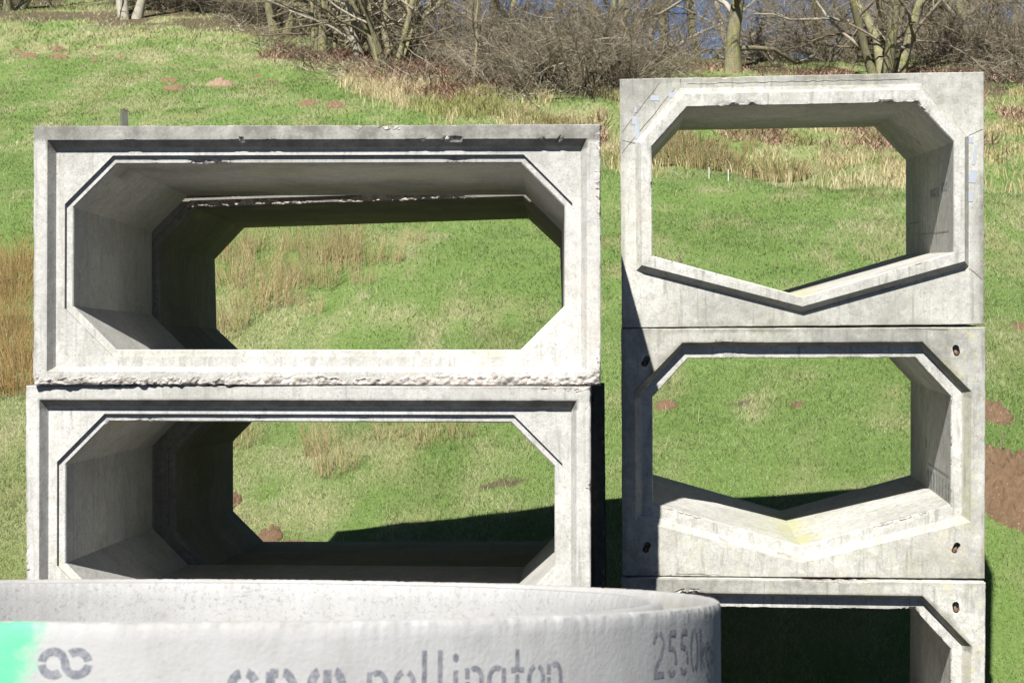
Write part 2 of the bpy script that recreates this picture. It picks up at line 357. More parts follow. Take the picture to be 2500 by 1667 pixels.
# V-bottomed sections ------------------------------------------------
VO = lambda hx, z1: [(0, 0), (hx, 0), (hx, .9), (hx, z1), (.79, z1), (-.79, z1), (-hx, z1), (-hx, .9), (-hx, 0)]
def vee(tx, tz, hx, cz, bz, az_):   # keys match VO: apex, BR, (mid-right) chamfer foot, chamfer mid, top right, top left, chamfer mid, chamfer foot, BL
    return [(0, az_), (hx, bz), (hx, cz), ((hx + tx) / 2, (cz + tz) / 2), (tx, tz), (-tx, tz), (-(hx + tx) / 2, (cz + tz) / 2), (-hx, cz), (-hx, bz)]
def vee_out(hx, z1):
    return [(0, 0), (hx, 0), (hx, 1.24), (hx, z1), (.79, z1), (-.79, z1), (-hx, z1), (-hx, 1.24), (-hx, 0)]
def vee_box(label, O, ax, az, roll, seed, male, wear, L=1.75):
    W, H = 1.2, 1.668
    out = vee_out(W, H); outi = vee_out(W - .005, H - .005); outi = [(x, max(z, .005)) for x, z in outi]
    hole = vee(.755, 1.47, .995, 1.207, .478, .195); holb = vee(.752, 1.466, .991, 1.205, .482, .200)
    if male:
        G = vee(.795, 1.597, 1.10, 1.247, .385, .098); Fp = vee(.772, 1.556, 1.066, 1.236, .418, .130)
        rings = [(out, L, 6), (out, .04, 1), (out, .005, 1), (outi, 0, 6), (G, 0, 2), (Fp, -.05, 1), (vee(.77, 1.552, 1.062, 1.235, .421, .134), -.057, 4), (vee(.757, 1.472, .998, 1.208, .475, .191), -.058, 1), (holb, -.050, 1), (holb, 0, 8), (holb, L, 3)]
    else:
        E = vee(.79, 1.575, 1.108, 1.245, .378, .098); Rf = vee(.782, 1.545, 1.06, 1.235, .41, .13)
        rings = [(out, L, 6), (out, .04, 1), (out, .005, 1), (outi, 0, 6), (E, 0, 3), (Rf, .075, 1), (Rf, .0755, 4), (hole, .077, 1), (holb, .084, 1), (holb, .12, 8), (holb, L, 3)]
    def sp(P, ri, rt):
        x, y, z = P.T; D = np.zeros_like(P); s = np.zeros(len(P))
        nB = n2(P, 6, 6, seed + 9, 3); nA = n2(P, 2, 2, seed, 4)
        e = np.isin(ri, (1, 2)) | ((ri == 3) & (rt < .1))
        s = np.where(e, .12 * (nB > .48) + wear * .8 * np.clip((nA - .62) * 6, 0, 1), 0)
        dv = np.zeros_like(P); dv[:, 1] = .5; dv[:, 0] = -.5 * np.sign(x) * (np.abs(x) > 1.19); dv[:, 2] = np.where(z > 1.6, -.6, np.where(z < .05, .6, 0)); D[e] = dv[e]
        e2 = ((ri == 4) & (rt == 0)) | ((ri == 3) & (rt > .7))
        if not male:
            c2 = wear * np.clip((n2(P, 3.0, .1, seed + 21, 3) - .58) * 8, 0, 1) * (z > 1.5)
            D[e2 & (c2 > 0)] = (0, .4, .9); s = np.where(e2 & (c2 > 0), c2, s)
        e3 = np.isin(ri, (7, 8)); 
        c3 = (.22 * (nB > .45) + wear * .9 * np.clip((n2(P, 3, 3, seed + 31, 3) - .60) * 6, 0, 1)) * (z > .3)
        s = np.where(e3, c3, s); dd = np.zeros_like(P); dd[:, 1] = .6; dd[:, 2] = .45 * (z > 1.4); D[e3] = dd[e3]
        return s, D
    def at(P, ri, rt, amt):
        x, y, z = P.T; nA = n2(P, 1.3, 1.3, seed + 5, 4); nC = n2(P, 3.5, 1.2, seed + 15, 4)
        fr = (ri >= 2) & (ri <= 4)
        dirt_shade = fr * np.clip((nA - .42) * 2.4, 0, .55) + .22 * fr * (z > 1.45)
        if male: dirt_shade = dirt_shade + .9 * (ri == 3) * (x > 1.07) * (z < 1.0) * np.clip((nC - .40) * 5, 0, 1)
        dirt_shade = dirt_shade + .3 * (ri >= 9) * np.clip((nA - .5) * 4, 0, 1) + (.9 if not male else 0) * (ri == 4) * (z > 1.2) + .45 * (ri == 3) * (np.minimum(np.minimum(z, 1.668 - z), 1.2 - np.abs(x)) < .03) * np.clip((nC - .35) * 3, 0, 1)  # bore and edge stains; top reveal of the recess has its shade painted in
        lich = np.where((x > .9) & (ri >= 3), 1.0, .35) * fr * (0.2 if male else 1.0)
        ap = np.exp(-(x / .10) ** 2) * (z < .4) * (ri >= 8)
        valley = (ri >= 8) * (z < .5) * np.clip(1 - np.abs(x + .05) / .5, 0, 1)
        al = .95 * ap + .5 * valley * np.clip((nC - .4) * 4, 0, 1) + .14 * fr * np.clip((nC - .45) * 4, 0, 1) + (.25 if not male else .1) * ((ri == 5) | (ri == 4)) * (x > .9)
        return {'spall': np.clip(amt * 1.6, 0, 1), 'dirt_shade': np.clip(dirt_shade, 0, 1), 'lichen': lich, 'algae': np.clip(al, 0, 1)}
    return build_box('vee_invert_culvert', label, 'concrete culvert sections with a V-shaped floor', O, ax, az, roll, rings, L, M_vee, seed, sp, at)
vb1, v1 = vee_box('topmost V-floored culvert of the right stack, its opening edged by a projecting lip', (1.938, 10.8, 3.402), .069, .045, .009, 31, True, .5)
vb2, v2 = vee_box('middle V-floored culvert of the right stack, with four bolt slots and yellow lichen', (1.940, 10.8, 1.722), .085, .037, .004, 33, False, .4)
vb3, v3 = vee_box('lowest V-floored culvert of the right stack, dark bore, partly behind the round ring', (1.934, 10.8, .045), .085, .037, .0, 36, False, .9)

# lifting-bolt slots --------------------------------------------------
def slot_cutter(x, z, ang, parent, depth=.07):
    bm = bmesh.new(); pts = []
    hw, hh = .025, .040
    for k in range(16):
        t = 2 * math.pi * k / 16
        px = hw * math.cos(t); pz = hh * math.copysign(1, math.sin(t)) * .45 + hw * math.sin(t) * 1.0
        c, s_ = math.cos(ang), math.sin(ang)
        pts.append((x + px * c - pz * s_, z + px * s_ + pz * c))
    f0 = [bm.verts.new((p[0], -.05, p[1])) for p in pts]; f1 = [bm.verts.new((x + (p[0] - x) * .8, depth, z + (p[1] - z) * .8)) for p in pts]
    bm.faces.new(f0); bm.faces.new(f1[::-1])
    for k in range(16):
        bm.faces.new((f0[k], f1[k], f1[(k + 1) % 16], f0[(k + 1) % 16]))
    bmesh.ops.recalc_face_normals(bm, faces=bm.faces)
    return bm
def bolts(root, body, places):
    cut = bpy.data.meshes.new('cut'); b = bmesh.new()
    for x, z, a in places:
        t = slot_cutter(x, z, a, None); tm = bpy.data.meshes.new('t'); t.to_mesh(tm); t.free(); b.from_mesh(tm); bpy.data.meshes.remove(tm)
    b.to_mesh(cut); b.free()
    co = bpy.data.objects.new('cut', cut); COL.objects.link(co); co.matrix_world = root.matrix_world
    md = body.modifiers.new('b', 'BOOLEAN'); md.object = co; md.operation = 'DIFFERENCE'; md.solver = 'EXACT'
    bpy.context.view_layer.update(); dg = bpy.context.evaluated_depsgraph_get()
    me = bpy.data.meshes.new_from_object(body.evaluated_get(dg), preserve_all_data_layers=True, depsgraph=dg)
    body.modifiers.clear(); body.data = me; me.name = 'shell'
    bpy.data.objects.remove(co)
    for x, z, a in places:
        bm = bmesh.new()
        bmesh.ops.create_cone(bm, segments=10, radius1=.011, radius2=.010, depth=.055, cap_ends=True, matrix=Matrix.Rotation(R(90), 4, 'X'))
        bmesh.ops.create_cone(bm, segments=6, radius1=.017, radius2=.017, depth=.014, cap_ends=True, matrix=Matrix.Translation((0, -.012, 0)) @ Matrix.Rotation(R(90), 4, 'X'))
        me = bpy.data.meshes.new('lifting_bolt'); bm.to_mesh(me); bm.free(); me.materials.append(M_rust)
        o = bpy.data.objects.new('lifting_bolt', me); COL.objects.link(o); o.parent = root
        o.location = (x + .008 * math.sin(a), .025, z - .014); o.rotation_euler = (R(35), 0, a)
pl = [(1.01, 1.515, .25), (1.012, .205, -.45), (-1.035, .195, -.4), (-1.035, 1.45, -.5)]
bolts(vb2, v2, pl)
bolts(vb3, v3, [(1.008, 1.50, .15), (-1.03, 1.46, -.3)])

# thin marks that sit on a face: cracks, casting seams, spacers, stencil bars
def strip(pts, wd, y=-.0012, jitter=.0):
    V = []; Fc = []
    for i, (x, z) in enumerate(pts):
        a = pts[max(0, i - 1)]; b = pts[min(len(pts) - 1, i + 1)]
        d = np.array([b[0] - a[0], b[1] - a[1]]); d /= np.linalg.norm(d) + 1e-9; n = np.array([-d[1], d[0]])
        ww = wd * (.5 + random.random() * .8) if jitter else wd
        V += [(x + n[0] * ww / 2, y, z + n[1] * ww / 2), (x - n[0] * ww / 2, y, z - n[1] * ww / 2)]
        if i: k = 2 * i; Fc.append((k - 2, k - 1, k + 1, k))
    return V, Fc
def rag(a, b, n=14, j=.004):
    return [(a[0] + (b[0] - a[0]) * i / n + (random.uniform(-j, j) if 0 < i < n else 0), a[1] + (b[1] - a[1]) * i / n + (random.uniform(-j, j) if 0 < i < n else 0)) for i in range(n + 1)]
def marks(root, name, lines, wd, mat=M_crack, y=-.0012):
    for i, l in enumerate(lines):
        v, f = strip(l, wd, y - .0002 * i, 1); mesh_np(name, v, np.array(f), mat, root)
marks(vb1, 'seam', [rag((-.79, 1.60), (-.795, 1.66), 4, .002), rag((-1.195, 1.06), (-.86, 1.545), 12, .003) if 0 else rag((-1.19, 1.17), (-.83, 1.60), 14, .003), rag((-1.19, 1.31), (-.93, 1.64), 12, .003),
                    rag((-1.19, 1.37), (-1.10, 1.25), 6, .002) if 0 else rag((-1.19, 1.26), (-1.10, 1.235), 5, .002), rag((1.10, 1.25), (1.19, 1.29), 5, .002),
                    rag((1.10, .375), (1.19, .30), 6, .003), rag((.0, .085), (.62, .26), 14, .002)], .0035)
marks(vb1, 'crack', [rag((-.75, 1.625), (.7, 1.628), 40, .004)], .004)
marks(vb2, 'crack', [rag((-.84, .02), (-.55, .012), 8, .004), rag((.7, 1.66), (.95, 1.655), 6, .004), rag((-.55, .27), (-.48, .235), 5, .008)], .003)
def patch(root, x, z, wx, wz, a=0):
    bm = bmesh.new(); bmesh.ops.create_cube(bm, size=1)
    bmesh.ops.scale(bm, vec=(wx, .003, wz), verts=bm.verts); bmesh.ops.bevel(bm, geom=bm.edges[:], offset=.0008, segments=1)
    me = bpy.data.meshes.new('spacer_patch'); bm.to_mesh(me); bm.free(); me.materials.append(M_tape)
    o = bpy.data.objects.new('spacer_patch', me); COL.objects.link(o); o.parent = root; o.location = (x, -.0012, z); o.rotation_euler = (0, a, 0)
for x, z, wx, wz, a in [(-.965, 1.535, .058, .034, .05), (-.845, 1.553, .058, .036, .0), (-1.10, 1.39, .035, .055, .0), (-1.095, 1.46, .014, .035, 0), (-1.085, 1.315, .03, .10, .0),
                        (1.125, .98, .045, .085, .1), (1.14, 1.12, .02, .13, .15), (1.105, .85, .045, .07, 0), (1.115, 1.22, .03, .04, 0)]:
    patch(vb1, x, z, wx, wz, a)
# faint stencilling on the right-hand inner walls (faces -x)
def wall_marks(root, rects, mat, xw=.9895):
    V = []; Fc = []
    for y0, y1, z0, z1, sk in rects:
        k = len(V); V += [(xw, y0, z0), (xw, y1, z0 + sk), (xw, y1, z1 + sk), (xw, y0, z1)]; Fc.append((k, k + 1, k + 2, k + 3))
    return mesh_np('stencil_mark', V, np.array(Fc), mat, root)
m = NM('faded_stencil_paint'); v = m.coord(); m.col(m.mix(m.ramp(m.noise(v, 40, 4), [(.45, 0), (.6, 1)]), (.15, .155, .16), (.34, .35, .35))); M_faded = m.m
rr = [(.14 + .11 * i, .14 + .11 * i + (.03 if i < 5 else .07), .50, .62, -.0) for i in range(8)]
rr += [(.22, .25, .50, .525, 0), (.15, .95, .655, .668, .0), (1.0, 1.06, .77, .83, 0)]
wall_marks(vb2, rr, M_faded)
wall_marks(vb1, [(.16, .21, .90, .955, 0), (.24, .29, .90, .955, 0), (.32, .36, .90, .955, 0), (.10, 1.2, .62, .627, .0), (.45, .75, .87, .93, 0), (1.2, 1.6, .71, .72, 0)], M_faded)

# ------------------------------------------------------------------ round ring in the foreground
RC = Vector((-.752, 3.70, 2.722)); RR = 1.22; RH = 1.05
def ring_mat():
    m = NM('spun_concrete', .9); v = m.coord()
    n1 = m.noise(v, 1.6, 6, .6); c = m.mix(m.ramp(n1, [(.35, 0), (.65, 1)]), (.295, .294, .288), (.365, .364, .358))
    c = m.mix(m.ramp(m.noise(v, 9, 6, .7), [(.45, 0), (.75, .45)]), c, (.24, .237, .23))
    ins = m.attr('inner')
    sp = m.noise(v, 75, 5, .8); spm = m.math('MULTIPLY', ins, m.ramp(sp, [(.53, 0), (.62, .55)]), True)
    lg = m.noise(v, 5, 5, .7); spm = m.math('MULTIPLY', spm, m.ramp(lg, [(.3, .25), (.6, 1)]), True)
    c = m.mix(spm, c, (.12, .12, .125))
    c = m.mix(m.math('MULTIPLY', m.attr('dirt_shade'), m.ramp(m.noise(v, 11, 5, .7), [(.35, 0), (.6, 1)]), True), c, (.25, .225, .19))
    pv = m.n('ShaderNodeTexVoronoi', i_Vector=v, i_Scale=55.0)
    pm = m.math('MULTIPLY', m.ramp(pv.outputs['Distance'], [(.12, 1), (.2, 0)]), m.ramp(m.noise(v, 9, 3), [(.52, 0), (.62, .45)]))
    c = m.mix(pm, c, (.25, .24, .22))
    c = m.mix(m.math('MULTIPLY', m.attr('algae'), m.ramp(m.noise(v, 12, 4), [(.3, .3), (.6, 1)]), True), c, (.42, .38, .18))
    gp = m.math('ADD', m.attr('green'), m.math('MULTIPLY', m.math('SUBTRACT', m.noise(v, 16, 7, .85), .5), 1.3))
    gm = m.ramp(gp, [(.38, 0), (.75, .93)])
    grc = m.mix(m.noise(v, 9, 5, .7), (.03, .40, .17), (.15, .47, .28))
    c = m.mix(gm, c, grc)
    drp = m.noise(m.coord((8, 8, 1.2)), 2.2, 5, .6); c = m.mix(m.ramp(drp, [(.52, 0), (.75, .35)]), c, (.23, .225, .21))
    m.col(c); h = m.math('ADD', m.noise(v, 120, 4), m.math('MULTIPLY', m.noise(v, 28, 5), .8)); m.bump(h, .35, .003); return m.m
def ring():
    root = empty('concrete_ring', RC)
    # top leans away from the camera, down the bank
    root.rotation_euler = (R(-6.85), R(.45), 0)
    tag(root, 'large round pale concrete ring with stencilled lettering and bright green spray paint', 'concrete ring')
    prof = [(1.05, -RH), (RR, -RH), (RR, -.8), (RR, -.55), (RR, -.36), (RR, -.22), (RR, -.15), (RR, -.1), (RR, -.06), (RR, -.03), (RR, -.012), (RR - .003, -.004), (RR - .01, 0), (RR - .019, -.001), (RR - .026, -.007), (RR - .031, -.03), (RR - .036, -.052), (RR - .05, -.058), (1.120, -.058),
            (1.110, -.052), (1.098, -.026), (1.088, -.011), (1.077, -.006), (1.066, -.008), (1.060, -.018), (1.055, -.05), (1.05, -.12), (1.05, -.25), (1.05, -.5), (1.05, -.8)]
    N = 1400; ph = np.arange(N) / N * 2 * math.pi; V = []; dirt_shade = []; inn = []; alg = []; grn = []
    for i, (r, z) in enumerate(prof):
        n = fbm(ph * 130 + 3, np.full(N, i * .8 + 1), 5, 4) - .5; n2_ = fbm(ph * 9 + 3, np.full(N, 1.0), 8, 3) - .5
        e = .24 if i in (10, 11, 12, 13, 14) else (.2 if i in (20, 21, 22, 23, 24) else .06 if z > -.03 else 0.0)
        rr_ = r - e * .010 * np.clip(n * 2, -.4, 1) * (1 if i < 17 else -1); zz = z - (e if z > -.1 else 0) * .012 * np.clip(n * 3 - .2, -.1, 1) - e * .006 * n2_
        V.append(np.column_stack([rr_ * np.sin(ph), -rr_ * np.cos(ph), zz]))
        dirt_shade.append(np.full(N, .45 if i in (11, 12, 13, 14) else (.95 if i in (15, 16, 17, 18) else .1)) + 0 * ph)  # soiled lip; the rebate is darkened to paint in its shade
        inn.append(np.full(N, 1.0 if i >= 23 or i == 0 else 0.0)); alg.append(np.full(N, .8 if i in (17, 18) else 0.0))
        a = np.where(ph > math.pi, ph - 2 * math.pi, ph)
        # sprayed patch on the outside, slanting edge
        edge = (-.082 - a * 1) * 12; g = np.clip((PH_GREEN - (.25 * -z) - a) * 13 + .5, 0, 1) * (a > -1.3)
        grn.append(g * (i < 13) * (i > 0) * (z < .001))
    V = np.concatenate(V); idx = np.arange(N); Fc = []
    for l in range(len(prof)):
        l2 = (l + 1) % len(prof); Fc.append(np.column_stack([l * N + idx, l * N + (idx + 1) % N, l2 * N + (idx + 1) % N, l2 * N + idx]))
    o = mesh_np('wall', V, np.concatenate(Fc), ring_mat(), root, {'dirt_shade': np.concatenate(dirt_shade), 'inner': np.concatenate(inn), 'algae': np.concatenate(alg), 'green': np.concatenate(grn)}, True, 40)
    bm = bmesh.new(); bm.from_mesh(o.data); bmesh.ops.recalc_face_normals(bm, faces=bm.faces); bm.to_mesh(o.data); bm.free()
    return root
def phi_of(sx):
    """angle on the ring's outside (0 = nearest the camera) met by the vertical plane through photo column sx"""
    t = (sx - 1250) / F; best = None
    ph = np.linspace(-1.5, 1.5, 6001); x = RC.x + RR * np.sin(ph); y = RC.y - RR * np.cos(ph)
    vis = (np.sin(ph) * (0 - RC.x) - np.cos(ph) * (0 - RC.y)) > RR * .999
    e = np.abs(x / y - t); e[~vis] = 9
    return float(ph[np.argmin(e)])
PH_GREEN = phi_of(100)
ringo = ring()
def hpx(sx, sy, edge):     # depth below the top edge
    p = phi_of(sx); y = RC.y - RR * math.cos(p); return (sy - edge) / F * y
def arc(cx, cy, rx, ry, a0, a1, n=14):
    return [(cx + rx * math.cos(R(a0 + (a1 - a0) * i / n)), cy + ry * math.sin(R(a0 + (a1 - a0) * i / n))) for i in range(n + 1)]
def lettering(name, strokes, mat):
    """strokes: (polyline in (s, h) metres: s = arc length from the nearest generatrix, h = height rel. top edge, width)"""
    V = []; Fc = []
    for si, (pl, wd) in enumerate(strokes):
        # resample
        P = [np.array(p, float) for p in pl]; Q = []
        for a, b in zip(P, P[1:]):
            n = max(1, int(np.linalg.norm(b - a) / .004)); Q += [a + (b - a) * k / n for k in range(n)]
        Q.append(P[-1]); k0 = len(V)
        for i, q in enumerate(Q):
            d = Q[min(i + 1, len(Q) - 1)] - Q[max(i - 1, 0)]; d /= np.linalg.norm(d) + 1e-9; nn = np.array([-d[1], d[0]])
            for sgn in (-.5, 0, .5):
                s_, h = q + nn * wd * sgn * (1 + random.uniform(-.07, .07)); ph = s_ / RR; r = RR + .0006 + .0001 * (si % 5)
                V.append((r * math.sin(ph), -r * math.cos(ph), h))
            if i:
                b = k0 + 3 * i
                Fc += [(b - 3, b - 2, b + 1, b), (b - 2, b - 1, b + 2, b + 1)]
    return mesh_np(name, V, np.array(Fc), mat, ringo)
m = NM('grey_stencil_ink', .9); v = m.coord(); m.col(m.mix(m.ramp(m.noise(v, 90, 5, .75), [(.42, 0), (.68, .85)]), (.12, .125, .145), (.29, .295, .30))); m.bump(m.noise(v, 120, 4), .4, .003); M_ink = m.m
def place(letters, x0, x1, top_px, hgt, edge=1514, wd=.01, slant=0):
    """letters: list of (width, [polylines in 0..w, 0..1]); spread between photo columns x0, x1"""
    s0, s1 = phi_of(x0) * RR, phi_of(x1) * RR; tw = sum(l[0] for l in letters); sc_ = (s1 - s0) / tw; out = []
    s = s0
    for i, (lw, pls) in enumerate(letters):
        for p in pls:
            ww = wd
            if isinstance(p, tuple): p, f_ = p; ww = wd * f_
            out.append(([(s + q[0] * sc_, top_px + (q[1] - 1) * hgt) for q in p], ww))
        s += lw * sc_
    return out
# emblem of two linked rings
def emblem():
    c = phi_of(157) * RR; r = .0176; hc = hpx(157, 1610, 1512); S = []
    L = (c - r * 1.02, -hc); Rr = (c + r * 1.02, -hc)
    S.append((arc(L[0], L[1], r, r, 172, 0, 20) + arc(Rr[0], Rr[1], r, r, 180, 352, 20), .0125))
    S.append((arc(Rr[0], Rr[1], r, r, 12, 128, 14), .0125)); S.append((arc(L[0], L[1], r, r, 188, 308, 14), .0125))
    return S
lettering('emblem', emblem(), M_ink)
# small lower-case stencil alphabet (x-height 1)
def L_n(): return (.95, [[(.12, 0), (.12, .55)], [(.12, .65), (.12, 1)], arc(.45, .62, .27, .36, 120, 10) + [(.72, 0)]])
ltr = {
 'p': (.95, [[(.12, -.5), (.12, .98)], arc(.42, .5, .32, .46, 120, 5), arc(.42, .5, .32, .46, -10, -120)]),
 'o': (.98, [arc(.45, .5, .32, .46, 100, 255), arc(.5, .5, .32, .46, 70, -75)]),
 'l': (.62, [[(.25, 0), (.25, 1.62)]]),
 'i': (.62, [[(.25, 0), (.25, .95)], arc(.25, 1.36, .03, .06, 0, 360, 8)]),
 'n': L_n(),
 'g': (.98, [arc(.42, .55, .32, .42, 60, 290), [(.74, .95), (.74, -.3)], arc(.45, -.25, .3, .2, 0, -150)]),
 't': (.80, [[(.38, 0), (.38, .72)], [(.38, .80), (.38, 1.55)], [(.10, .86), (.30, .86)], [(.46, .86), (.68, .86)]]),
}
st = place([ltr[c] for c in 'pollington'], 893, 1378, -hpx(1150, 1634, 1516), .050, wd=.0088)
lettering('small_lettering', st, M_ink)
big = [(1.22, [arc(.52, .45, .40, .55, 96, 250, 20), arc(.64, .45, .40, .55, 84, 42, 8), arc(.64, .45, .40, .55, -66, -30, 8)]),
       (1.30, [[(.20, -.45), (.20, 1.02)], [(.20, .99), (.44, .99)], arc(.60, .45, .38, .55, 88, -80, 20)]),
       (1.42, [arc(.48, .45, .30, .55, 95, 180, 12) + [(.18, 0)], [(.74, 0), (.74, 1.04)], arc(.98, .45, .30, .55, 85, 0, 12) + [(1.28, 0)]])]
lettering('large_lettering', place(big, 549, 848, -hpx(700, 1641, 1520), .068, wd=.0140), M_ink)
# weight figures: tall stencil digits
five = [[(.72, .95), (.25, .95)], [(.25, .93), (.20, .58)], arc(.40, .33, .32, .28, 110, -20, 12), arc(.40, .33, .32, .31, -50, -140, 8)]
fig = [(1.0, [arc(.48, .74, .32, .24, 175, 100, 8), arc(.48, .74, .32, .24, 78, -15, 10) + [(.60, .45), (.22, .17)], ([(.16, .05), (.80, .05)], 1.35)]),
       (.95, [(five[0], 1.3), five[1], five[2], five[3]]), (.95, [(five[0], 1.3), five[1], five[2], five[3]]),
       (.95, [arc(.45, .5, .30, .47, 100, 260, 16), arc(.50, .5, .30, .47, 80, -80, 16)]),
       (.80, [[(.2, .03), (.2, 1.0)], [(.62, .62), (.36, .36)], [(.42, .30), (.66, .05)]]),
       (.80, [arc(.38, .34, .26, .24, 60, 300, 12), [(.64, .58), (.64, -.1)], arc(.4, -.08, .24, .12, 0, -150, 8)]),
       (.75, [arc(.36, .46, .24, .13, 20, 180, 8) + arc(.36, .2, .24, .13, 90, -150, 10)])]
lettering('weight_figures', place(fig, 1589, 1742, -hpx(1630, 1546, 1494), .083, wd=.0092), M_ink)

# ------------------------------------------------------------------ the ground
def ground():
    def axis(parts):
        return np.unique(np.concatenate([np.arange(a, b, s) for a, b, s in parts]))
    xs = axis([(-400, -60, 20), (-60, -24, 2), (-24, 24, .22), (24, 60, 2), (60, 401, 20)])
    ys = axis([(-400, -20, 20), (-20, 8, 1), (8, 30, .15), (30, 62, .25), (62, 100, 2), (100, 401, 20)])
    X, Y = np.meshgrid(xs, ys); nx, ny = len(xs), len(ys)
    Z = height(X.ravel(), Y.ravel()); V = np.column_stack([X.ravel(), Y.ravel(), Z])
    i = (np.arange(ny - 1)[:, None] * nx + np.arange(nx - 1)[None, :]).ravel()
    Fc = np.column_stack([i, i + 1, i + nx + 1, i + nx])
    m = NM('meadow_ground', .95); v = m.n('ShaderNodeTexCoord').outputs['Object']
    dry = m.attr('dry'); soil = m.attr('soil')
    g = m.mix(m.noise(v, 1.3, 6, .7), (.11, .19, .04), (.175, .26, .07))
    g = m.mix(m.ramp(m.noise(v, 22, 5, .7), [(.35, 0), (.7, .6)]), g, (.08, .12, .025))
    s_ = m.mix(m.noise(v, 9, 5, .7), (.24, .235, .10), (.33, .31, .17))
    dm = m.math('ADD', dry, m.math('MULTIPLY', m.math('SUBTRACT', m.noise(v, 6, 6, .7), .5), .8), True)
    c = m.mix(m.math('MULTIPLY', dm, .85), g, s_)
    so_ = m.mix(m.noise(v, 20, 5, .7), (.05, .034, .024), (.13, .088, .06))
    c = m.mix(m.ramp(m.math('ADD', soil, m.math('MULTIPLY', m.math('SUBTRACT', m.noise(v, 8, 5, .7), .5), .6)), [(.25, 0), (.6, .9)]), c, so_)
    c = m.mix(m.attr('bounce_cut'), c, m.mix(m.noise(v, 14, 5, .7), (.022, .020, .018), (.055, .048, .042)))  # unseen near ground, darkened to cut light bounced onto the stacks
    m.col(c); m.bump(m.math('ADD', m.noise(v, 30, 6, .75), m.math('MULTIPLY', m.noise(v, 6, 4), 1.5)), .9, .05)
    o = mesh_np('ground', V, Fc, m.m, None, {'dry': dryness(V[:, 0], V[:, 1]), 'soil': soilness(V[:, 0], V[:, 1]), 'bounce_cut': sstep(12.9, 12.2, V[:, 1] + .8 * (fbm(V[:, 0], V[:, 1], 77, 3) - .5)) * sstep(-30, -20, V[:, 1])}, True)
    tag(o, kind='structure')
    return o
ground()

def grass_mat(name, gl, gh, dl, dh, trans=.35):
    m = NM(name, .7)
    tone = m.attr('tone'); dry = m.attr('dryb')
    g = m.mix(tone, gl, gh); d = m.mix(tone, dl, dh); c = m.mix(dry, g, d)
    m.col(c); m.b.inputs['Specular IOR Level'].default_value = .15
    tr = m.n('ShaderNodeBsdfTranslucent', i_Color=c); mx = m.n('ShaderNodeMixShader', i_Fac=trans)
    m.link(m.b.outputs[0], mx.inputs[1]); m.link(tr.outputs[0], mx.inputs[2])
    out = [n for n in m.t.nodes if n.type == 'OUTPUT_MATERIAL'][0]; m.link(mx.outputs[0], out.inputs[0])
    return m.m
M_grass = grass_mat('grass_blades', (.165, .25, .075), (.29, .38, .14), (.36, .36, .17), (.55, .52, .34), .5)
M_straw = grass_mat('straw_blades', (.17, .20, .05), (.34, .34, .12), (.44, .36, .19), (.64, .55, .37))
M_rush = grass_mat('rush_stalks', (.10, .15, .04), (.24, .27, .09), (.42, .25, .085), (.64, .53, .32))
def blades(x, y, hgt, wid, lean, dryb, tone, zoff=-.01, bend=.5, az_=None):
    n = len(x); z = height(x, y) + zoff
    az = rng.uniform(0, 2 * math.pi, n) if az_ is None else az_
    la = rng.uniform(0, 2 * math.pi, n); lm = lean * hgt * rng.uniform(.2, 1, n)
    dx_, dy_ = np.cos(la) * lm, np.sin(la) * lm; wx, wy = np.cos(az) * wid / 2, np.sin(az) * wid / 2
    b = np.column_stack([x, y, z])
    V = np.empty((n, 5, 3))
    V[:, 0] = b - np.column_stack([wx, wy, 0 * wx]); V[:, 1] = b + np.column_stack([wx, wy, 0 * wx])
    mid = b + np.column_stack([dx_ * .3, dy_ * .3, hgt * .6])
    V[:, 2] = mid - .75 * np.column_stack([wx, wy, 0 * wx]); V[:, 3] = mid + .75 * np.column_stack([wx, wy, 0 * wx])
    V[:, 4] = b + np.column_stack([dx_, dy_, hgt * (1 - .35 * bend * rng.uniform(0, 1, n))])
    i = np.arange(n) * 5
    Q = np.column_stack([i, i + 1, i + 3, i + 2]); T = np.column_stack([i + 2, i + 3, i + 4])
    return V.reshape(-1, 3), [Q, T], {'dryb': np.repeat(dryb, 5), 'tone': np.repeat(tone, 5)}
def scatter(n, y0, y1, marg=4.5, p=1.0):
    y = rng.uniform(0, 1, n); y = y0 + (y1 - y0) * y
    # proportionally wider further away
    k = rng.uniform(-1, 1, n); x = k * (.34 * y + marg)
    keep = rng.uniform(0, 1, n) < (.34 * y + marg) / (.34 * y1 + marg)
    return x[keep], y[keep]
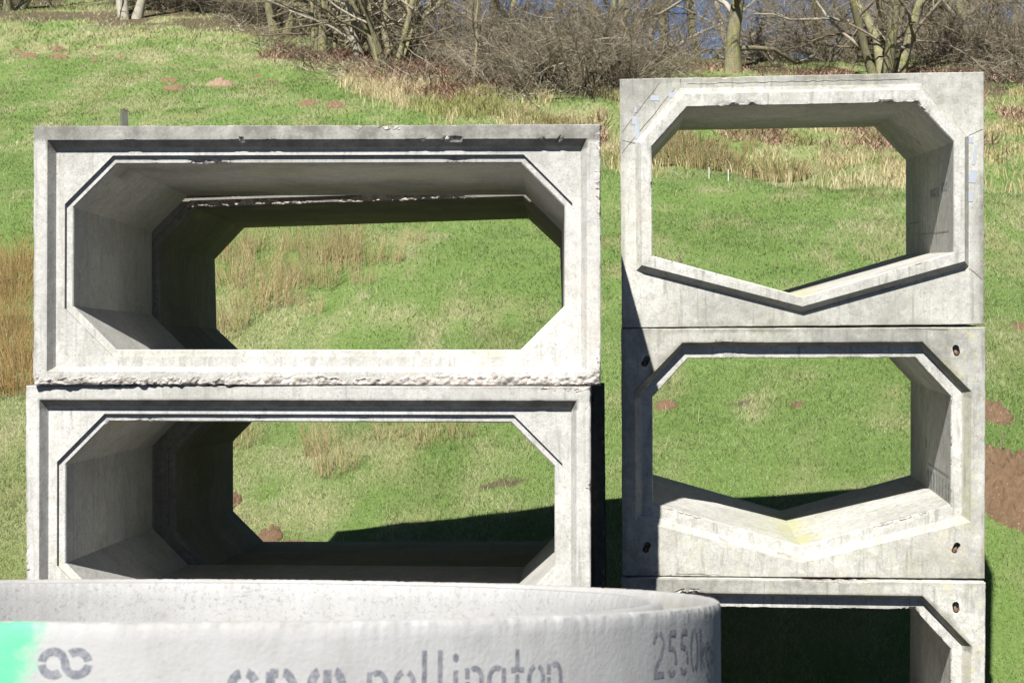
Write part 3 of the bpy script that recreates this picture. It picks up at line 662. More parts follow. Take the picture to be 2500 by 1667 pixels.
def make_grass():
    Vs = []; Qs = []; Ts = []; dr = []; tn = []; off = 0
    for n, y0, y1, h0, h1, wd in [(240000, 12.4, 16.5, .022, .068, .0055), (360000, 16.5, 22, .022, .065, .0075), (310000, 22, 32, .025, .065, .012), (220000, 32, 46, .03, .075, .020), (60000, 46, 60, .05, .12, .035)]:
        x, y = scatter(n, y0, y1)
        so_ = soilness(x, y); keep = rng.uniform(0, 1, len(x)) > so_ * .9; x, y = x[keep], y[keep]
        d = dryness(x, y); n_ = len(x)
        len_ = (h0 + (h1 - h0) * rng.uniform(0, 1, n_)) * (.55 + .9 * fbm(x / .6, y / .6, 91, 3))
        db = np.clip(d * 1.15 + rng.normal(0, .28, n_), 0, 1)
        tone = np.clip(.55 + (fbm(x / .9, y / 1.8, 95, 4) - .5) * 2.4 + rng.normal(0, .13, n_), 0, 1)
        V, F2, a = blades(x, y, len_ * (1 + .5 * d), np.full(n_, wd) * rng.uniform(.6, 1.2, n_), 1.6, db, tone)
        Vs.append(V); Qs.append(F2[0] + off); Ts.append(F2[1] + off); dr.append(a['dryb']); tn.append(a['tone']); off += len(V)
    x, y = scatter(16000, 13, 40); k = fbm(x / 1.6, y / 2.5, 171, 3) > .50; x, y = x[k], y[k]; n_ = len(x)
    V, F2, a = blades(x, y, rng.uniform(.08, .24, n_), np.full(n_, .006) * (y / 18), .5, np.clip(rng.normal(.95, .1, n_), 0, 1), rng.uniform(.2, 1, n_))
    Vs.append(V); Qs.append(F2[0] + off); Ts.append(F2[1] + off); dr.append(a['dryb']); tn.append(a['tone']); off += len(V)
    o = mesh_np('grass', np.concatenate(Vs), [np.concatenate(Qs), np.concatenate(Ts)], M_grass, None, {'dryb': np.concatenate(dr), 'tone': np.concatenate(tn)})
    tag(o, 'short green and straw-coloured pasture grass covering the slope', 'grass', kind='stuff')
make_grass()
# tall pale grass along the foot of the wood
def make_rough():
    n = 90000; x = rng.uniform(-8, 14, n); b = yb(x); y = b + rng.normal(.9, 1.1, n)
    sx = 1250 + x / y * F
    dens = np.clip((fbm(x / .8, y / .8, 131, 3) - .36) * 5, 0, 1) * np.exp(-((y - b - .9) / 1.6) ** 2)
    dens *= sstep(-4.6, -3.4, x) * np.where(x > 2.2, .14, 1)
    keep = rng.uniform(0, 1, n) < dens; x, y = x[keep], y[keep]; n = len(x)
    g = np.clip((fbm(x / 1.0, y / 1.0, 141, 3) - .50) * 6, 0, .8)
    V, F2, a = blades(x, y, rng.uniform(.15, .42, n), np.full(n, .014), .8, np.clip(1 - g + rng.normal(0, .15, n), 0, 1), rng.uniform(0, 1, n), bend=.8)
    o = mesh_np('rough_grass', V, F2, M_straw, None, a)
    tag(o, 'tall bleached tan grass along the foot of the wood', 'grass', kind='stuff')
    # scattered clumps in the rough ground to the right
    n = 30000; cx = rng.uniform(-1, 14, 150); cy = yb(cx) + rng.uniform(1.5, 11, 150); k = rng.integers(0, 150, n); rad = rng.uniform(.06, .26, 150)
    x = cx[k] + rng.normal(0, 1, n) * rad[k]; y = cy[k] + rng.normal(0, 1, n) * rad[k]; gk = rng.uniform(0, 1, 150)[k]
    V, F2, a = blades(x, y, rng.uniform(.12, .36, n), np.full(n, .015), .8, np.clip(.25 + .65 * gk + rng.normal(0, .2, n), 0, 1), rng.uniform(0, 1, n), bend=.9)
    o = mesh_np('tussock_grass', V, F2, M_straw, None, a)
    tag(o, 'mounded pale tufts of grass on the rough ground below the trees', 'grass', kind='stuff')
make_rough()
# dead bracken and brambles at the wood's edge
def make_bracken():
    m = NM('dead_bracken', .9); t = m.attr('tone'); m.col(m.mix(t, (.16, .085, .055), (.46, .31, .23)))
    n = 70000
    x = np.concatenate([rng.uniform(-7, 2, n // 3), rng.uniform(2, 15, n - n // 3)])
    y = yb(x) + np.where(x < 2, rng.uniform(1.2, 6, n), rng.uniform(3.5, 13, n))
    keep = rng.uniform(0, 1, n) < np.clip((fbm(x / 1.3, y / 1.3, 151, 3) - np.where(x < 2, .42, np.where(x > 7.2, .36, .46))) * 6, 0, 1) * np.where((x > 2) & (x < 4.5), .5, 1); x, y = x[keep], y[keep]; n = len(x)
    V, F2, a = blades(x, y, rng.uniform(.06, .34, n), rng.uniform(.008, .03, n), 2.2, np.ones(n), rng.uniform(0, 1, n) ** 1.3, bend=.8)
    o = mesh_np('dead_bracken', V, F2, m.m, None, a)
    tag(o, 'flattened reddish-brown dead bracken at the edge of the wood', 'bracken', kind='stuff')
make_bracken()

# ------------------------------------------------------------------ rushes
def rush(n, rad, h0, h1, dry, seed, t0=.35, t1=1.0):
    r = np.random.default_rng(seed); V = []; Fc = []; db = []; tn = []
    for i in range(n):
        a = r.uniform(0, 6.283); q = rad * math.sqrt(r.uniform(0, 1)) * .8; x0, y0 = q * math.cos(a), q * math.sin(a)
        h = r.uniform(h0, h1); le = r.uniform(.05, .45) * h * (1 if rad < .3 else 1.1); a2 = a + r.normal(0, .5)
        w_ = r.uniform(.002, .0048); wa = r.uniform(0, 3.14); k = len(V); w_ *= (2.6 if seed == 103 else 1); d = min(1, max(0, dry + r.normal(0, .3))); t = r.uniform(t0, t1)
        for j, s in enumerate((0, .4, .75, 1)):
            cx = x0 + le * s ** 1.8 * math.cos(a2); cy = y0 + le * s ** 1.8 * math.sin(a2); z = h * s * (1 - .12 * s); ww = w_ * (1, .9, .7, .3)[j]
            for c_ in range(3):
                an = wa + c_ * 2.094; V.append((cx + ww * math.cos(an), cy + ww * math.sin(an), z)); db.append(d); tn.append(t)
        for j in range(3):
            for c_ in range(3):
                Fc.append((k + j * 3 + c_, k + j * 3 + (c_ + 1) % 3, k + j * 3 + 3 + (c_ + 1) % 3, k + j * 3 + 3 + c_))
    return np.array(V), np.array(Fc), {'dryb': np.array(db), 'tone': np.array(tn)}
rvar = []
for k, (n, rad, a, b, d) in enumerate([(100, .42, .3, 1.0, .7), (90, .25, .35, .75, .55), (70, .45, .25, .95, .85), (300, .6, .2, .5, .55), (150, .5, .4, 1.0, 1.0)]):
    V, Fc, at = rush(n, rad, a, b, d, 100 + k, *((0, .55) if k == 4 else (.35, 1.0))); rvar.append((V, Fc, at))
rmesh = []
def rush_at(sx, sy, k, label, sc_=1.0, first=[True]):
    x, y, z = spot(sx, sy)
    while len(rmesh) < 5:
        o = mesh_np('rush_tussock', *rvar[len(rmesh)][:2], M_rush, None, rvar[len(rmesh)][2]); rmesh.append(o.data); bpy.data.objects.remove(o)
    o = bpy.data.objects.new('rush_tussock', rmesh[k]); COL.objects.link(o); o.location = (x, y, z - .03); o.scale = (sc_,) * 3; o.rotation_euler = (0, 0, random.uniform(0, 6.28))
    tag(o, label, 'rush tussock', 'rush tussocks on the pasture')
G_UL = 'one of the tan rushes crowded at the left inside the topmost broad culvert opening'
for sx, sy in [(590, 620), (720, 610), (840, 600), (570, 680), (660, 720), (720, 700), (780, 700), (600, 760), (850, 640), (545, 700), (910, 640), (600, 700), (640, 665), (690, 690), (740, 680), (760, 640), (830, 660), (880, 690), (700, 740), (640, 745), (800, 630), (950, 640), (560, 800), (575, 640), (620, 610), (680, 610)]:
    rush_at(sx + random.uniform(-12, 12), sy, random.choice([0, 2, 2]), G_UL, random.uniform(.6, .95))
rush_at(760, 765, 2, 'small pale rush clump alone, lower down in the topmost broad culvert opening', .45)
rush_at(545, 825, 2, 'straw-pale rush clump at the lower left corner of the topmost broad culvert opening', .7)
rush_at(1010, 590, 2, 'short orange rush tuft just under the dark ceiling edge of the topmost broad culvert', .5)
G_L = 'one of the tall orange-brown rushes massed at the left edge beside the broad culverts'
for sx, sy in [(10, 720), (45, 740), (20, 800), (60, 830), (10, 870), (40, 900), (15, 960), (60, 960), (-30, 700), (-40, 820), (65, 700), (70, 900), (-60, 950), (30, 660)]:
    rush_at(sx, sy, 4, G_L, random.uniform(.65, 1.0))
rush_at(820, 1155, 0,  'large spiky green and orange rush tussock in the lower broad culvert opening', .78)
rush_at(770, 1110, 1, 'green rush clump just behind the large spiky tussock in the lower broad culvert', .8)
rush_at(1045, 1085, 2, 'upright orange rush clump right of the large tussock in the lower broad culvert', .62)
rush_at(1130, 1065, 2, 'small orange rush clump, rightmost under the top lip of the lower broad culvert', .5)
rush_at(575, 1085, 2, 'orange rush clump at the top left corner of the lower broad culvert opening', .8)
rush_at(945, 1075, 2, 'thin rush clump between the large tussock and the orange ones, lower broad culvert', .5)
rush_at(895, 238, 1, 'lone orange rush tuft at the edge of the pasture below the grey-barked trees', .62)
for sx, sy, k, l in [(1640, 405, 1, 'brown rush clump at the far left inside the top V-floored culvert opening'), (1720, 415, 3, 'broad green and straw tussock, largest inside the top V-floored culvert opening'),
                     (1780, 425, 1, 'green and ochre tussock right of the largest one in the top V-floored culvert'), (1690, 380, 3, 'soft pale tussock behind the largest one in the top V-floored culvert'),
                     (1830, 372, 1, 'small dark tussock alone, high inside the top V-floored culvert opening'), (2028, 425, 2, 'pale buff tussock, rightmost inside the top V-floored culvert opening'), (1915, 440, 3, 'low straw tussock at the pasture edge, centre of the top V-floored culvert opening')]:
    rush_at(sx, sy, k, l, 1.0 if k == 3 else .8)
for sx, sy in [(1600, 398), (1625, 380), (1665, 372), (1660, 402), (1700, 398), (1745, 400), (1650, 350), (1720, 375), (1760, 418), (1810, 432)]:
    rush_at(sx, sy, 3, 'one of the merging green-straw tussocks, left part of the top V-floored culvert opening', random.uniform(.7, 1.1))
rush_at(1470, 600, 2, 'thin tan rush in the gap between the two stacks', .3)

# ------------------------------------------------------------------ molehills and spoil heaps
def soil_mat(name, a, b):
    m = NM(name, 1.0); v = m.coord(); c = m.mix(m.noise(v, 12, 6, .75), a, b)
    pv = m.n('ShaderNodeTexVoronoi', i_Vector=v, i_Scale=22.0)
    c = m.mix(m.math('MULTIPLY', m.ramp(pv.outputs['Distance'], [(.16, 1), (.24, 0)]), m.ramp(m.noise(v, 9, 2), [(.5, 0), (.6, 1)])), c, (.42, .30, .24))
    m.col(c); m.bump(m.noise(v, 25, 7, .8), 1.0, .06); return m.m
M_soil = soil_mat('red_brown_soil', (.13, .08, .045), (.33, .215, .13)); M_soil2 = soil_mat('dry_pinkish_soil', (.27, .175, .115), (.42, .30, .21))
def mound(x, y, rx, ry, h, mat, label, cat='molehill', grp='molehills on the pasture', seed=0):
    n = 36 if rx < .4 else 60; g = np.linspace(-1.25, 1.25, n); X, Y = np.meshgrid(g, g); X = X.ravel(); Y = Y.ravel()
    ang = np.arctan2(Y, X); rad = np.hypot(X, Y) / (1 + .35 * (vn(ang * 1.6 + 9, np.full_like(ang, seed * 3.3), seed) - .5))
    sh = np.clip(1 - rad ** 2, 0, 1) ** .8
    lum = fbm(X * 3 + seed, Y * 3, seed + 3, 4) - .4; lum2 = fbm(X * 9 + seed, Y * 9, seed + 7, 3) - .5
    Z = height(x + X * rx, y + Y * ry) - hz(x, y) + h * sh * (1 + 1.6 * lum) + 1.0 * h * lum2 * (sh > 0) - .03 * (sh <= 0) - .01
    V = np.column_stack([X * rx, Y * ry, Z]); i = (np.arange(n - 1)[:, None] * n + np.arange(n - 1)[None, :]).ravel()
    Fq = np.column_stack([i, i + 1, i + n + 1, i + n]); keep = (sh[Fq] > 0).any(1); Fq = Fq[keep]
    used = np.unique(Fq); mp = -np.ones(len(V), int); mp[used] = np.arange(len(used))
    o = mesh_np('molehill' if cat == 'molehill' else 'soil_heap', V[used], mp[Fq], mat, None, None, True)
    o.location = (x, y, hz(x, y)); tag(o, label, cat, grp)
mh = [(70, 140, 24, 1, 'reddish molehill on the pasture nearest the left edge'), (142, 123, 22, 0, 'brown molehill, upper of the pair right of the leftmost reddish one'),
      (146, 142, 24, 1, 'reddish molehill, lower of the pair right of the leftmost reddish one'), (40, 128, 18, 0, 'faint low molehill highest and nearest the left edge'),
      (245, 117, 11, 1, 'tiny molehill below the pale three-stemmed tree'), (228, 138, 9, 1, 'tiny molehill, upper of two small ones left of the fence post line'), (230, 150, 12, 0, 'tiny grassy molehill, lower of two small ones'),
      (297, 142, 12, 0, 'small flat molehill in the middle of the upper pasture'), (410, 198, 24, 1, 'reddish molehill, upper of two between the fence post and the pinkish one'),
      (425, 219, 29, 1, 'reddish molehill, lower of two between the fence post and the pinkish one'), (537, 207, 33, 2, 'broad dry pinkish molehill, palest and largest on the upper pasture'),
      (627, 188, 13, 0, 'small faint molehill upper left of a little pair near the wood'), (665, 199, 14, 0, 'small faint molehill lower right of a little pair near the wood'),
      (752, 256, 25, 1, 'flat reddish molehill over the broad culvert roof, left one of two'), (818, 261, 26, 0, 'flat brown molehill over the broad culvert roof, right one of two')]
for i, (sx, sy, wpx, k, l) in enumerate(mh):
    x, y, z = spot(sx, sy); r = wpx / F * y * 1.0
    mound(x, y, r, r * 1.0, r * .34, (M_soil2 if k == 2 else M_soil), l, seed=i + 3)
for sx, sy, rx, ry, h, l in [(2482, 1205, .48, .55, .26, 'big heap of freshly dug red-brown soil with stones at the right edge'),
                             (2428, 1012, .16, .3, .10, 'small red soil heap just right of the middle V-floored culvert'),
                             (655, 1318, .15, .18, .10, 'crumbly dark soil heap in the lower broad culvert opening'),
                             (562, 1227, .13, .16, .08, 'little soil heap at the left side of the lower broad culvert opening'),
                             (700, 1340, .2, .12, .06, 'low soil heap at the shaded rear floor edge of the lower broad culvert'),
                             (1625, 992, .15, .15, .05, 'flat reddish soil heap at the left in the middle V-floored culvert opening'),
                             (1945, 990, .09, .1, .03, 'tiny soil patch at the centre of the middle V-floored culvert opening'),
                             (2500, 800, .15, .15, .05, 'small soil heap at the right edge beside the top V-floored culvert')]:
    x, y, z = spot(sx, sy); mound(x, y, rx, ry, h, M_soil, l, 'soil heap', 'heaps of dug soil behind the stacks', seed=int(sx))

# ------------------------------------------------------------------ posts
def wood_mat():
    m = NM('weathered_post_wood', .9); v = m.coord((6, 6, .6)); m.col(m.ramp(m.noise(v, 9, 6, .7), [(.3, (.07, .07, .055)), (.6, (.15, .15, .125)), (.8, (.22, .22, .20))])); m.bump(m.noise(v, 20, 5), .7, .01); return m.m
M_post = wood_mat()
def fence_post():
    y = 27.4; x = (307 - 1250) / F * y; z0 = hz(x, y); top = CZ + (833.5 - 262) / F * y
    root = empty('fence_post', (x, y, z0), (0, R(-1), R(35))); tag(root, 'short grey weathered wooden fence post behind the broad culvert roof', 'fence post')
    h = top - z0
    bm = bmesh.new(); bmesh.ops.create_cube(bm, size=1, matrix=Matrix.Translation((0, 0, h / 2 - .2)) @ Matrix.Diagonal((.105, .095, h + .3, 1)))
    bmesh.ops.bevel(bm, geom=bm.edges[:], offset=.008, segments=2)
    bmesh.ops.subdivide_edges(bm, edges=[e for e in bm.edges if e.calc_length() > .5], cuts=14)
    for v_ in bm.verts: v_.co += Vector((mn.noise(v_.co * 3), mn.noise(v_.co * 3 + Vector((5, 5, 5))), 0)) * .006
    me = bpy.data.meshes.new('post'); bm.to_mesh(me); bm.free(); me.materials.append(M_post); o = bpy.data.objects.new('post', me); COL.objects.link(o); o.parent = root
    m = NM('post_moss', 1); v = m.coord(); m.col(m.mix(m.noise(v, 30), (.16, .15, .04), (.30, .22, .08)))
    bm = bmesh.new(); bmesh.ops.create_icosphere(bm, subdivisions=4, radius=1)
    for v_ in bm.verts:
        v_.co = Vector((v_.co.x * .052, v_.co.y * .048, v_.co.z * .02)) * (1 + .5 * mn.fractal(v_.co * 4, 1, 2, 3))
    me = bpy.data.meshes.new('moss_cap'); bm.to_mesh(me); bm.free(); me.materials.append(m.m); c = bpy.data.objects.new('moss_cap', me); COL.objects.link(c); c.parent = root; c.location = (0, 0, h - .045)
fence_post()
m = NM('white_tube', .5); m.col((.7, .7, .66)); M_tube = m.m
for i, (sx, sy, l) in enumerate([(1731, 437, 'thin white marker cane, left of two inside the top V-floored culvert opening'), (1778, 442, 'thin white marker cane, right of two inside the top V-floored culvert opening')]):
    x, y, z = spot(sx, sy); bm = bmesh.new(); bmesh.ops.create_cone(bm, segments=8, radius1=.007, radius2=.006, depth=.22, cap_ends=True, matrix=Matrix.Translation((0, 0, .1)))
    me = bpy.data.meshes.new('marker_cane'); bm.to_mesh(me); bm.free(); me.materials.append(M_tube); o = bpy.data.objects.new('marker_cane', me); COL.objects.link(o); o.location = (x, y, z); tag(o, l, 'marker cane', 'white marker canes')
# dead upright stalk (dock) right of the stack
def dock(sx, sy, h, label):
    x, y, z = spot(sx, sy); V = []; Fc = []
    def tube(p, q, r0, r1):
        k = len(V); p = Vector(p); q = Vector(q); d = (q - p).normalized(); u = d.orthogonal().normalized(); v_ = d.cross(u)
        for c, r in ((p, r0), (q, r1)):
            for i in range(5): V.append(tuple(c + (u * math.cos(i * 1.2566) + v_ * math.sin(i * 1.2566)) * r))
        for i in range(5): Fc.append((k + i, k + (i + 1) % 5, k + 5 + (i + 1) % 5, k + 5 + i))
    tube((0, 0, -.03), (.02, 0, h * .5), .006, .005); tube((.02, 0, h * .5), (.05, .01, h), .005, .002)
    for i in range(46):
        t = random.uniform(.15, .95); b = Vector((.04 * t, 0, h * t)); d = Vector((random.uniform(-1, 1), random.uniform(-1, 1), random.uniform(.2, 1.2))).normalized()
        tube(b, b + d * random.uniform(.01, .05) * (1.2 - t), .005, .002)
    m = bpy.data.materials.get('dead_stalk')
    if not m:
        q = NM('dead_stalk'); q.col(q.mix(q.noise(q.coord(), 20), (.13, .09, .07), (.30, .23, .18))); m = q.m
    o = mesh_np('dock_stalk', V, np.array(Fc), m); o.location = (x, y, z); tag(o, label, 'dead plant')
dock(2440, 1112, .24, 'dead brown dock stalk standing in the grass above the big soil heap at the right')
dock(1655, 645, .22, 'dead pale stalk near the left sill of the top V-floored culvert opening')
dock(1893, 658, .10, 'small dead brown seed head at the centre of the top V-floored culvert opening')

# ------------------------------------------------------------------ trees
class Tubes:
    def __init__(s): s.V = []; s.F = []; s.t = []
    def add(s, pts, rad, n, tone=.5):
        k = len(s.V); P = np.array(pts, float); m = len(P)
        d = np.gradient(P, axis=0); d /= np.linalg.norm(d, axis=1)[:, None] + 1e-9
        ref = np.array([0.3, .9, .1]) if abs(d[0][2]) > .7 else np.array([0, 0, 1.])
        u = np.cross(d, ref); u /= np.linalg.norm(u, axis=1)[:, None] + 1e-9; v_ = np.cross(d, u)
        an = np.arange(n) * 2 * math.pi / n
        rad = np.asarray(rad)
        ring = P[:, None, :] + (u[:, None, :] * np.cos(an)[None, :, None] + v_[:, None, :] * np.sin(an)[None, :, None]) * rad[:, None, None]
        s.V.append(ring.reshape(-1, 3)); base = getattr(s, 'off', 0)
        i = np.arange(n)
        for j in range(m - 1):
            s.F.append(np.column_stack([base + j * n + i, base + j * n + (i + 1) % n, base + (j + 1) * n + (i + 1) % n, base + (j + 1) * n + i]))
        s.off = base + m * n; s.t.append(np.full(m * n, tone))
    def build(s, name, mat, parent):
        if not s.V: return None
        return mesh_np(name, np.concatenate(s.V), np.concatenate(s.F), mat, parent, {'tone': np.concatenate(s.t)}, True)
def bark(name, a, b, c_, moss=0.0, pale=0.0):
    m = NM(name, .95); v = m.coord((3, 3, 1)); t = m.attr('tone')
    c = m.mix(m.noise(v, 5, 6, .75), a, b)
    c = m.mix(m.ramp(m.noise(v, 2.5, 5, .7), [(.5, 0), (.62, moss)]), c, c_)
    if pale: c = m.mix(m.ramp(m.noise(v, 3.3, 6, .75), [(.42, 0), (.55, pale)]), c, (.46, .43, .34))
    c = m.mix(m.ramp(t, [(0, 0), (.35, .7), (.6, .35)]), c, (.115, .08, .065)); c = m.mix(m.ramp(t, [(.62, 0), (1, .85)]), c, (.44, .39, .31))
    c = m.mix(m.ramp(m.noise(v, 11, 5, .8), [(.52, 0), (.62, .55)]), c, tuple(x * .5 for x in a))
    m.col(c); m.bump(m.noise(v, 14, 6, .75), .8, .03); return m.m
B_moss = bark('mossy_bark', (.12, .11, .07), (.31, .285, .17), (.28, .29, .09), .8)
B_pale = bark('pale_bark', (.22, .20, .15), (.44, .41, .33), (.30, .30, .14), .4, .6)
B_twig = bark('brown_twigs', (.085, .07, .045), (.31, .27, .17), (.31, .30, .13), .7)
def wander(r, p, d, L, n, curl, up):
    pts = [p.copy()]; d = d.copy()
    for i in range(n):
        d = d + r.normal(0, curl, 3) + np.array([0, 0, up]); d /= np.linalg.norm(d); p = p + d * L / n; pts.append(p.copy())
    return pts, d
def grow(T, C, r, p, d, L, rad, lev, maxlev, droop, tone=.3, twigden=1.0):
    n = 7 if lev == 0 else (5 if lev < 3 else 3)
    up = (.05, .02, -droop, -droop, -droop * .5)[min(lev, 4)]
    pts, dd = wander(r, p, d, L, n, (.10, .17, .22, .26, .3)[min(lev, 4)], up)
    rr_ = np.linspace(rad, rad * (.42 if lev < maxlev else .3), n + 1) * (1, .9, .8, .75, .75)[min(lev, 4)]
    if lev == 0: rr_[0] *= 1.35
    tgt = T if lev == 0 else C
    tgt.add(pts, rr_, (8, 6, 4, 3, 3)[min(lev, 4)], r.uniform(0, .15) if lev < 1 else r.uniform(0, 1))
    if lev >= maxlev: return
    nb = int((6, 6, 7, 7, 5)[min(lev, 4)] * (twigden if lev >= 1 else 1))
    for i in range(nb):
        t = r.uniform(.12 if lev == 0 else .2, 1.0); k = min(int(t * n), n - 1); q = pts[k] + (pts[k + 1] - pts[k]) * (t * n - k)
        di = pts[k + 1] - pts[k]; di /= np.linalg.norm(di); ax_ = r.normal(0, 1, 3); ax_ -= di * ax_.dot(di); ax_ /= np.linalg.norm(ax_)
        an = r.uniform(.5, 1.15); nd = di * math.cos(an) + ax_ * math.sin(an)
        if lev == 0 and nd[2] < -.1: nd[2] *= -.3
        grow(T, C, r, q, nd, L * r.uniform(.42, .72) * (1 - .35 * t), rr_[k] * r.uniform(.38, .6), lev + 1, maxlev, droop, tone, twigden)
def make_tree(seed, stems, H, rad, maxlev=4, droop=.06, spread=.25, matT=B_moss, low=True, twigden=1.0):
    r = np.random.default_rng(seed); root = empty('bare_tree'); T = Tubes(); C = Tubes()
    for i in range(stems):
        a = 6.283 * i / stems + r.uniform(-.4, .4); q = rad * (1.6 if stems > 1 else 0)
        d = np.array([math.cos(a) * spread * (stems > 1) + r.normal(0, .05), math.sin(a) * spread * (stems > 1), 1.]); d /= np.linalg.norm(d)
        grow(T, C, r, np.array([q * math.cos(a), q * math.sin(a), -.25]), d, H * r.uniform(.75, 1), rad * r.uniform(.7, 1.05), 0, maxlev, droop, twigden=twigden)
        if low:       # low limbs that reach out over the pasture
            for j in range(3):
                b = r.uniform(0, 6.283); dn = np.array([math.cos(b), math.sin(b), r.uniform(.1, .7)]); dn /= np.linalg.norm(dn); h0 = r.uniform(.3, 1.6)
                grow(T, C, r, np.array([q * math.cos(a), q * math.sin(a), 0]) + d * h0, dn, H * r.uniform(.30, .48), rad * .33, 1, maxlev, droop * 1.3, twigden=twigden)
    T.build('trunk', matT, root); C.build('crown', B_twig if matT is not B_pale else B_pale, root)
    return root
def put(o, sx, sy, rz, sc_, label, group=None, y0=20, cat='tree', ymin=None):
    x, y, z = spot(sx, sy, y0)
    if ymin and y < ymin: y = ymin; x = (sx - 1250) / F * y; z = hz(x, y)
    o.location = (x, y, z); o.rotation_euler = (0, 0, rz); o.scale = (sc_,) * 3; tag(o, label, cat, group)
GT = 'bare trees along the top of the pasture'
tA = make_tree(1, 3, 6.5, .16, 4, .05, .10, B_pale, low=False, twigden=.7); put(tA, 312, 45, 0, 1.0, 'pale bare tree with three close stems standing alone at the top left of the pasture', GT)
tB = make_tree(2, 3, 6.5, .13, 4, .04, .10, B_moss, twigden=.8); put(tB, 790, 138, .7, 1.0, 'bare mossy tree with close straight stems, left end of the clump', GT)
tC = make_tree(3, 1, 7.5, .15, 4, .05, .05, B_pale, twigden=.8); put(tC, 882, 146, 0, 1.0, 'bare tree with a grey-white mottled trunk, in the clump above the broad culverts', GT)
tD = make_tree(4, 6, 6.0, .12, 4, .05, .42, B_moss, twigden=.8); put(tD, 952, 158, 0, 1.0, 'bare mossy tree with many splayed stems, right end of the clump', GT)
tE = make_tree(6, 1, 3.2, .06, 4, .03, .3, B_moss, twigden=1.0); put(tE, 1158, 212, 0, 1.0, 'small crooked bare sapling in front of the brown thicket', GT)
tF = make_tree(7, 1, 7.5, .26, 4, .08, .1, B_moss, twigden=.9); put(tF, 1790, 176, 0, 1.0, 'stout bare ivy-dark tree just above the left half of the right stack', GT, y0=34)
tG = make_tree(8, 4, 6.5, .155, 4, .10, .55, B_moss, twigden=1.0); put(tG, 2165, 190, 0, 1.0, 'wide-spreading bare mossy tree with low arching limbs above the right stack', GT, y0=34)
protos = [tB, tC, tD, tF, tG, tA]
bgl = [(1235, 60, 1, 'slim bare tree behind the left part of the brown thicket'), (1320, 70, 0, 'bare tree behind the middle of the brown thicket'), (1500, 95, 3, 'bare tree against the sky behind the right part of the thicket'),
       (1592, 100, 1, 'straight bare tree against the sky, right of the thicket'), (1655, 100, 0, 'thin bare tree left of the stout dark one'), (1895, 110, 1, 'slender bare tree on the crest right of the stout dark one'),
       (1990, 110, 0, 'bare tree on the crest behind the left limbs of the wide-spreading tree'), (2080, 120, 3, 'upright bare tree on the crest just left of the wide-spreading tree'), (2270, 120, 2, 'many-stemmed bare tree right behind the wide-spreading tree'),
       (2355, 110, 4, 'leaning bare tree on the crest above the right stack corner'), (2440, 115, 3, 'dark bare tree near the top right corner'), (2510, 130, 2, 'bare tree at the extreme right edge'),
       (1060, 60, 2, 'bare tree with yellow-green bark behind the left end of the thicket'), (1150, 70, 4, 'spreading bare tree behind the small crooked sapling'), (1420, 90, 2, 'bushy bare tree behind the thicket, against the sky'),
       (1710, 105, 4, 'bare tree with tangled branches on the crest beside the stout dark one'), (2200, 112, 5, 'pale slim bare tree seen between the limbs of the wide-spreading tree')]
for i, (sx, sy, k, l) in enumerate(bgl):
    c = copy_tree(protos[k]); put(c, sx, sy, random.uniform(0, 6.28), random.uniform(.8, 1.0), l, GT, y0=36, ymin=46 + (i % 3) * 1.5)
for i, (sx, y, k, l) in enumerate([(420, 58.5, 2, 'dark woodland tree just right of the lone pale three-stemmed tree'), (520, 57.5, 4, 'dark woodland tree midway between the lone pale tree and the clump'),
                                   (610, 55.5, 2, 'woodland tree behind the left end of the clump'), (690, 52, 4, 'woodland tree with yellowish low branches left of the clump'),
                                   (20, 56, 4, 'tree at the top left corner, shown by its low branches'), (180, 60, 2, 'woodland tree behind and left of the lone pale tree'), (860, 50, 2, 'woodland tree behind the mottled trunk'), (960, 49, 4, 'woodland tree behind the splayed coppice stems')]):
    c = copy_tree(protos[k]); x = (sx - 1250) / F * y; c.location = (x, y, hz(x, y)); c.rotation_euler = (0, 0, i * 1.3); c.scale = (.95,) * 3; tag(c, l, 'tree', GT)

for i in range(30):
    y = random.uniform(49, 61); sx = random.uniform(980, 2620) if i < 20 else random.uniform(330, 980); k = random.choice([0, 1, 1, 3, 3]) if sx > 1400 else random.choice([0, 1, 2, 3, 4]); x = (sx - 1250) / F * y
    if sx < 980: y = random.uniform(56, 62)
    c = copy_tree(protos[k]); c.location = (x, y, hz(x, y)); c.rotation_euler = (0, 0, random.uniform(0, 6.28)); c.scale = (random.uniform(.85, 1.1),) * 3
    tag(c, 'one of the bare trees of the wood behind the thicket and the crest', 'tree', 'background wood trees')

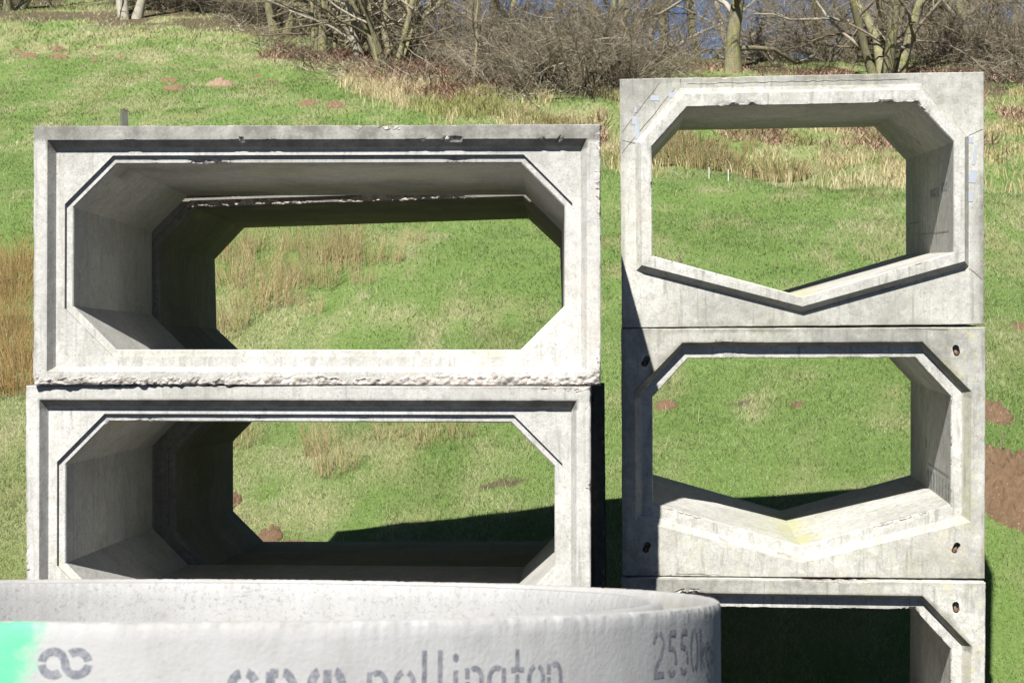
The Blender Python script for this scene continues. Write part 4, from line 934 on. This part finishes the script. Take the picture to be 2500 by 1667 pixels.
# thicket of brown shrubs
def make_bush(seed, n, H, spread, tone):
    r = np.random.default_rng(seed); C = Tubes(); root = empty('bare_shrub'); T = Tubes()
    for i in range(n):
        a = r.uniform(0, 6.283); d = np.array([math.cos(a) * spread, math.sin(a) * spread, r.uniform(.5, 1.2)]); d /= np.linalg.norm(d)
        L = H * r.uniform(.7, 1.2); p0 = np.array([r.normal(0, .35), r.normal(0, .35), -.1])
        pts, _ = wander(r, p0, d, L, 7, .13, -.055); T.add(pts, np.linspace(.020, .005, 8), 4, tone)
        for j in range(11):
            t = r.uniform(.1, 1); k = min(int(t * 7), 6); q = pts[k]; di = pts[k + 1] - pts[k]; di /= np.linalg.norm(di)
            nd = di + r.normal(0, .65, 3); nd /= np.linalg.norm(nd); p2, _ = wander(r, q, nd, L * r.uniform(.25, .5), 4, .2, -.06); C.add(p2, np.linspace(.009, .004, 5), 3, r.uniform(.1, 1))
            for m_ in range(6):
                k2 = r.integers(0, 4); nd2 = p2[k2 + 1] - p2[k2]; nd2 = nd2 / np.linalg.norm(nd2) + r.normal(0, .6, 3); nd2 /= np.linalg.norm(nd2)
                p3, _ = wander(r, p2[k2], nd2, L * r.uniform(.12, .25), 2, .2, -.04); C.add(p3, np.linspace(.006, .0025, 3), 3, r.uniform(.1, 1))
    T.build('stems', B_moss, root); C.build('twigs', B_twig, root); return root
bs_haze = [make_bush(61, 11, 4.2, .5, .5), make_bush(62, 9, 4.8, .35, .7)]
for i in range(8):
    y = random.uniform(49, 56); sx = 1650 + 870 * (i + random.random()) / 8; x = (sx - 1250) / F * y
    c = bs_haze[i] if i < 2 else copy_tree(bs_haze[i % 2]); c.location = (x, y, hz(x, y)); c.rotation_euler = (0, 0, random.uniform(0, 6.28)); c.scale = (random.uniform(.8, 1.1),) * 3
    tag(c, 'one of the tall thin-twigged bare shrubs along the crest, against the sky', 'shrub', 'thin bare shrubs along the crest')
bs = [make_bush(51, 34, 2.3, .8, .6), make_bush(52, 30, 1.9, 1.0, .8), make_bush(53, 38, 2.6, .6, .4)]
GB = 'bare brown shrubs of the thicket'
bl = [(1120, 150, 0), (1190, 170, 1), (1250, 200, 1), (1260, 150, 2), (1320, 215, 0), (1370, 180, 2), (1400, 225, 1), (1440, 205, 0), (1460, 160, 2), (1500, 215, 1), (1530, 180, 0), (1080, 110, 2), (1160, 110, 2), (1290, 110, 2),
      (1390, 120, 2), (1490, 120, 0), (1570, 140, 1), (1620, 115, 2), (1880, 150, 1), (1950, 140, 1), (2020, 150, 0), (2290, 150, 1), (2400, 140, 0), (2450, 160, 0), (2500, 150, 2), (2500, 200, 1), (2430, 110, 2), (2350, 125, 1), (1040, 130, 1), (1700, 135, 1)]
bl += [(x_, y_, k_) for x_, y_, k_ in [(1020, 80, 0), (1100, 70, 1), (1180, 70, 0), (1260, 75, 2), (1430, 90, 0), (1840, 130, 1), (2090, 130, 1), (2240, 130, 1), (2460, 118, 2), (420, 22, 1), (500, 25, 0), (560, 28, 1), (620, 35, 0), (700, 60, 1), (350, 8, 1)]]
desc = {0: 'arching', 1: 'low wide', 2: 'tall dense'}
used = False
plain = {0: 'front left', 1: 'front right'}
for i, (sx, sy, k) in enumerate(bl):
    c = bs[k] if not any(q[2] == k for q in bl[:i]) else copy_tree(bs[k])
    if sx < 750: wh = 'in the dark scrub at the top edge above the pasture'
    elif sx < 1660: wh = ('at the front edge of' if sy > 190 else 'in the middle of' if sy > 145 else 'at the back of') + ' the ' + ('left part' if sx < 1200 else 'centre' if sx < 1400 else 'right part') + ' of the brown thicket'
    elif sx < 2250: wh = 'on the crest behind the top of the right stack'
    else: wh = 'in the dark scrub at the top right corner'
    put(c, sx, sy, random.uniform(0, 6.28), random.uniform(.8, 1.05) * (1 if sy > 145 or sx < 1150 or sx > 2380 else .68), f'{desc[k]} brown shrub {wh}', GB + ' ' + ('A' if 0 else wh), y0=33, cat='shrub')

# fallen branches and brash along the wood edge
def brash():
    r = np.random.default_rng(5); C = Tubes()
    for i in range(700):
        sx = r.uniform(560, 1330); lo = np.interp(sx, [560, 740, 900, 1100, 1330], [40, 150, 185, 215, 250]); sy = lo + r.normal(-8, 16)
        x, y = None, None
        yy = 6.86 / (.33 - (833.5 - sy) / F); x = (sx - 1250) / F * yy; a = r.uniform(0, 6.283)
        z = hz(x, yy); p = np.array([x, yy, z + .03]); pts, _ = wander(r, p, np.array([math.cos(a), math.sin(a), r.uniform(0, .5)]), r.uniform(.3, 1.3), 4, .25, .03)
        pts = [np.array([q[0], q[1], max(q[2], hz(q[0], q[1]) + .01)]) for q in pts]
        C.add(pts, np.linspace(r.uniform(.008, .022), .004, 5), 4, r.uniform(0, 1))
    o = C.build('brushwood', B_twig, None); tag(o, 'tangled fallen twigs and brushwood lying along the foot of the trees', 'brushwood', kind='stuff')
brash()
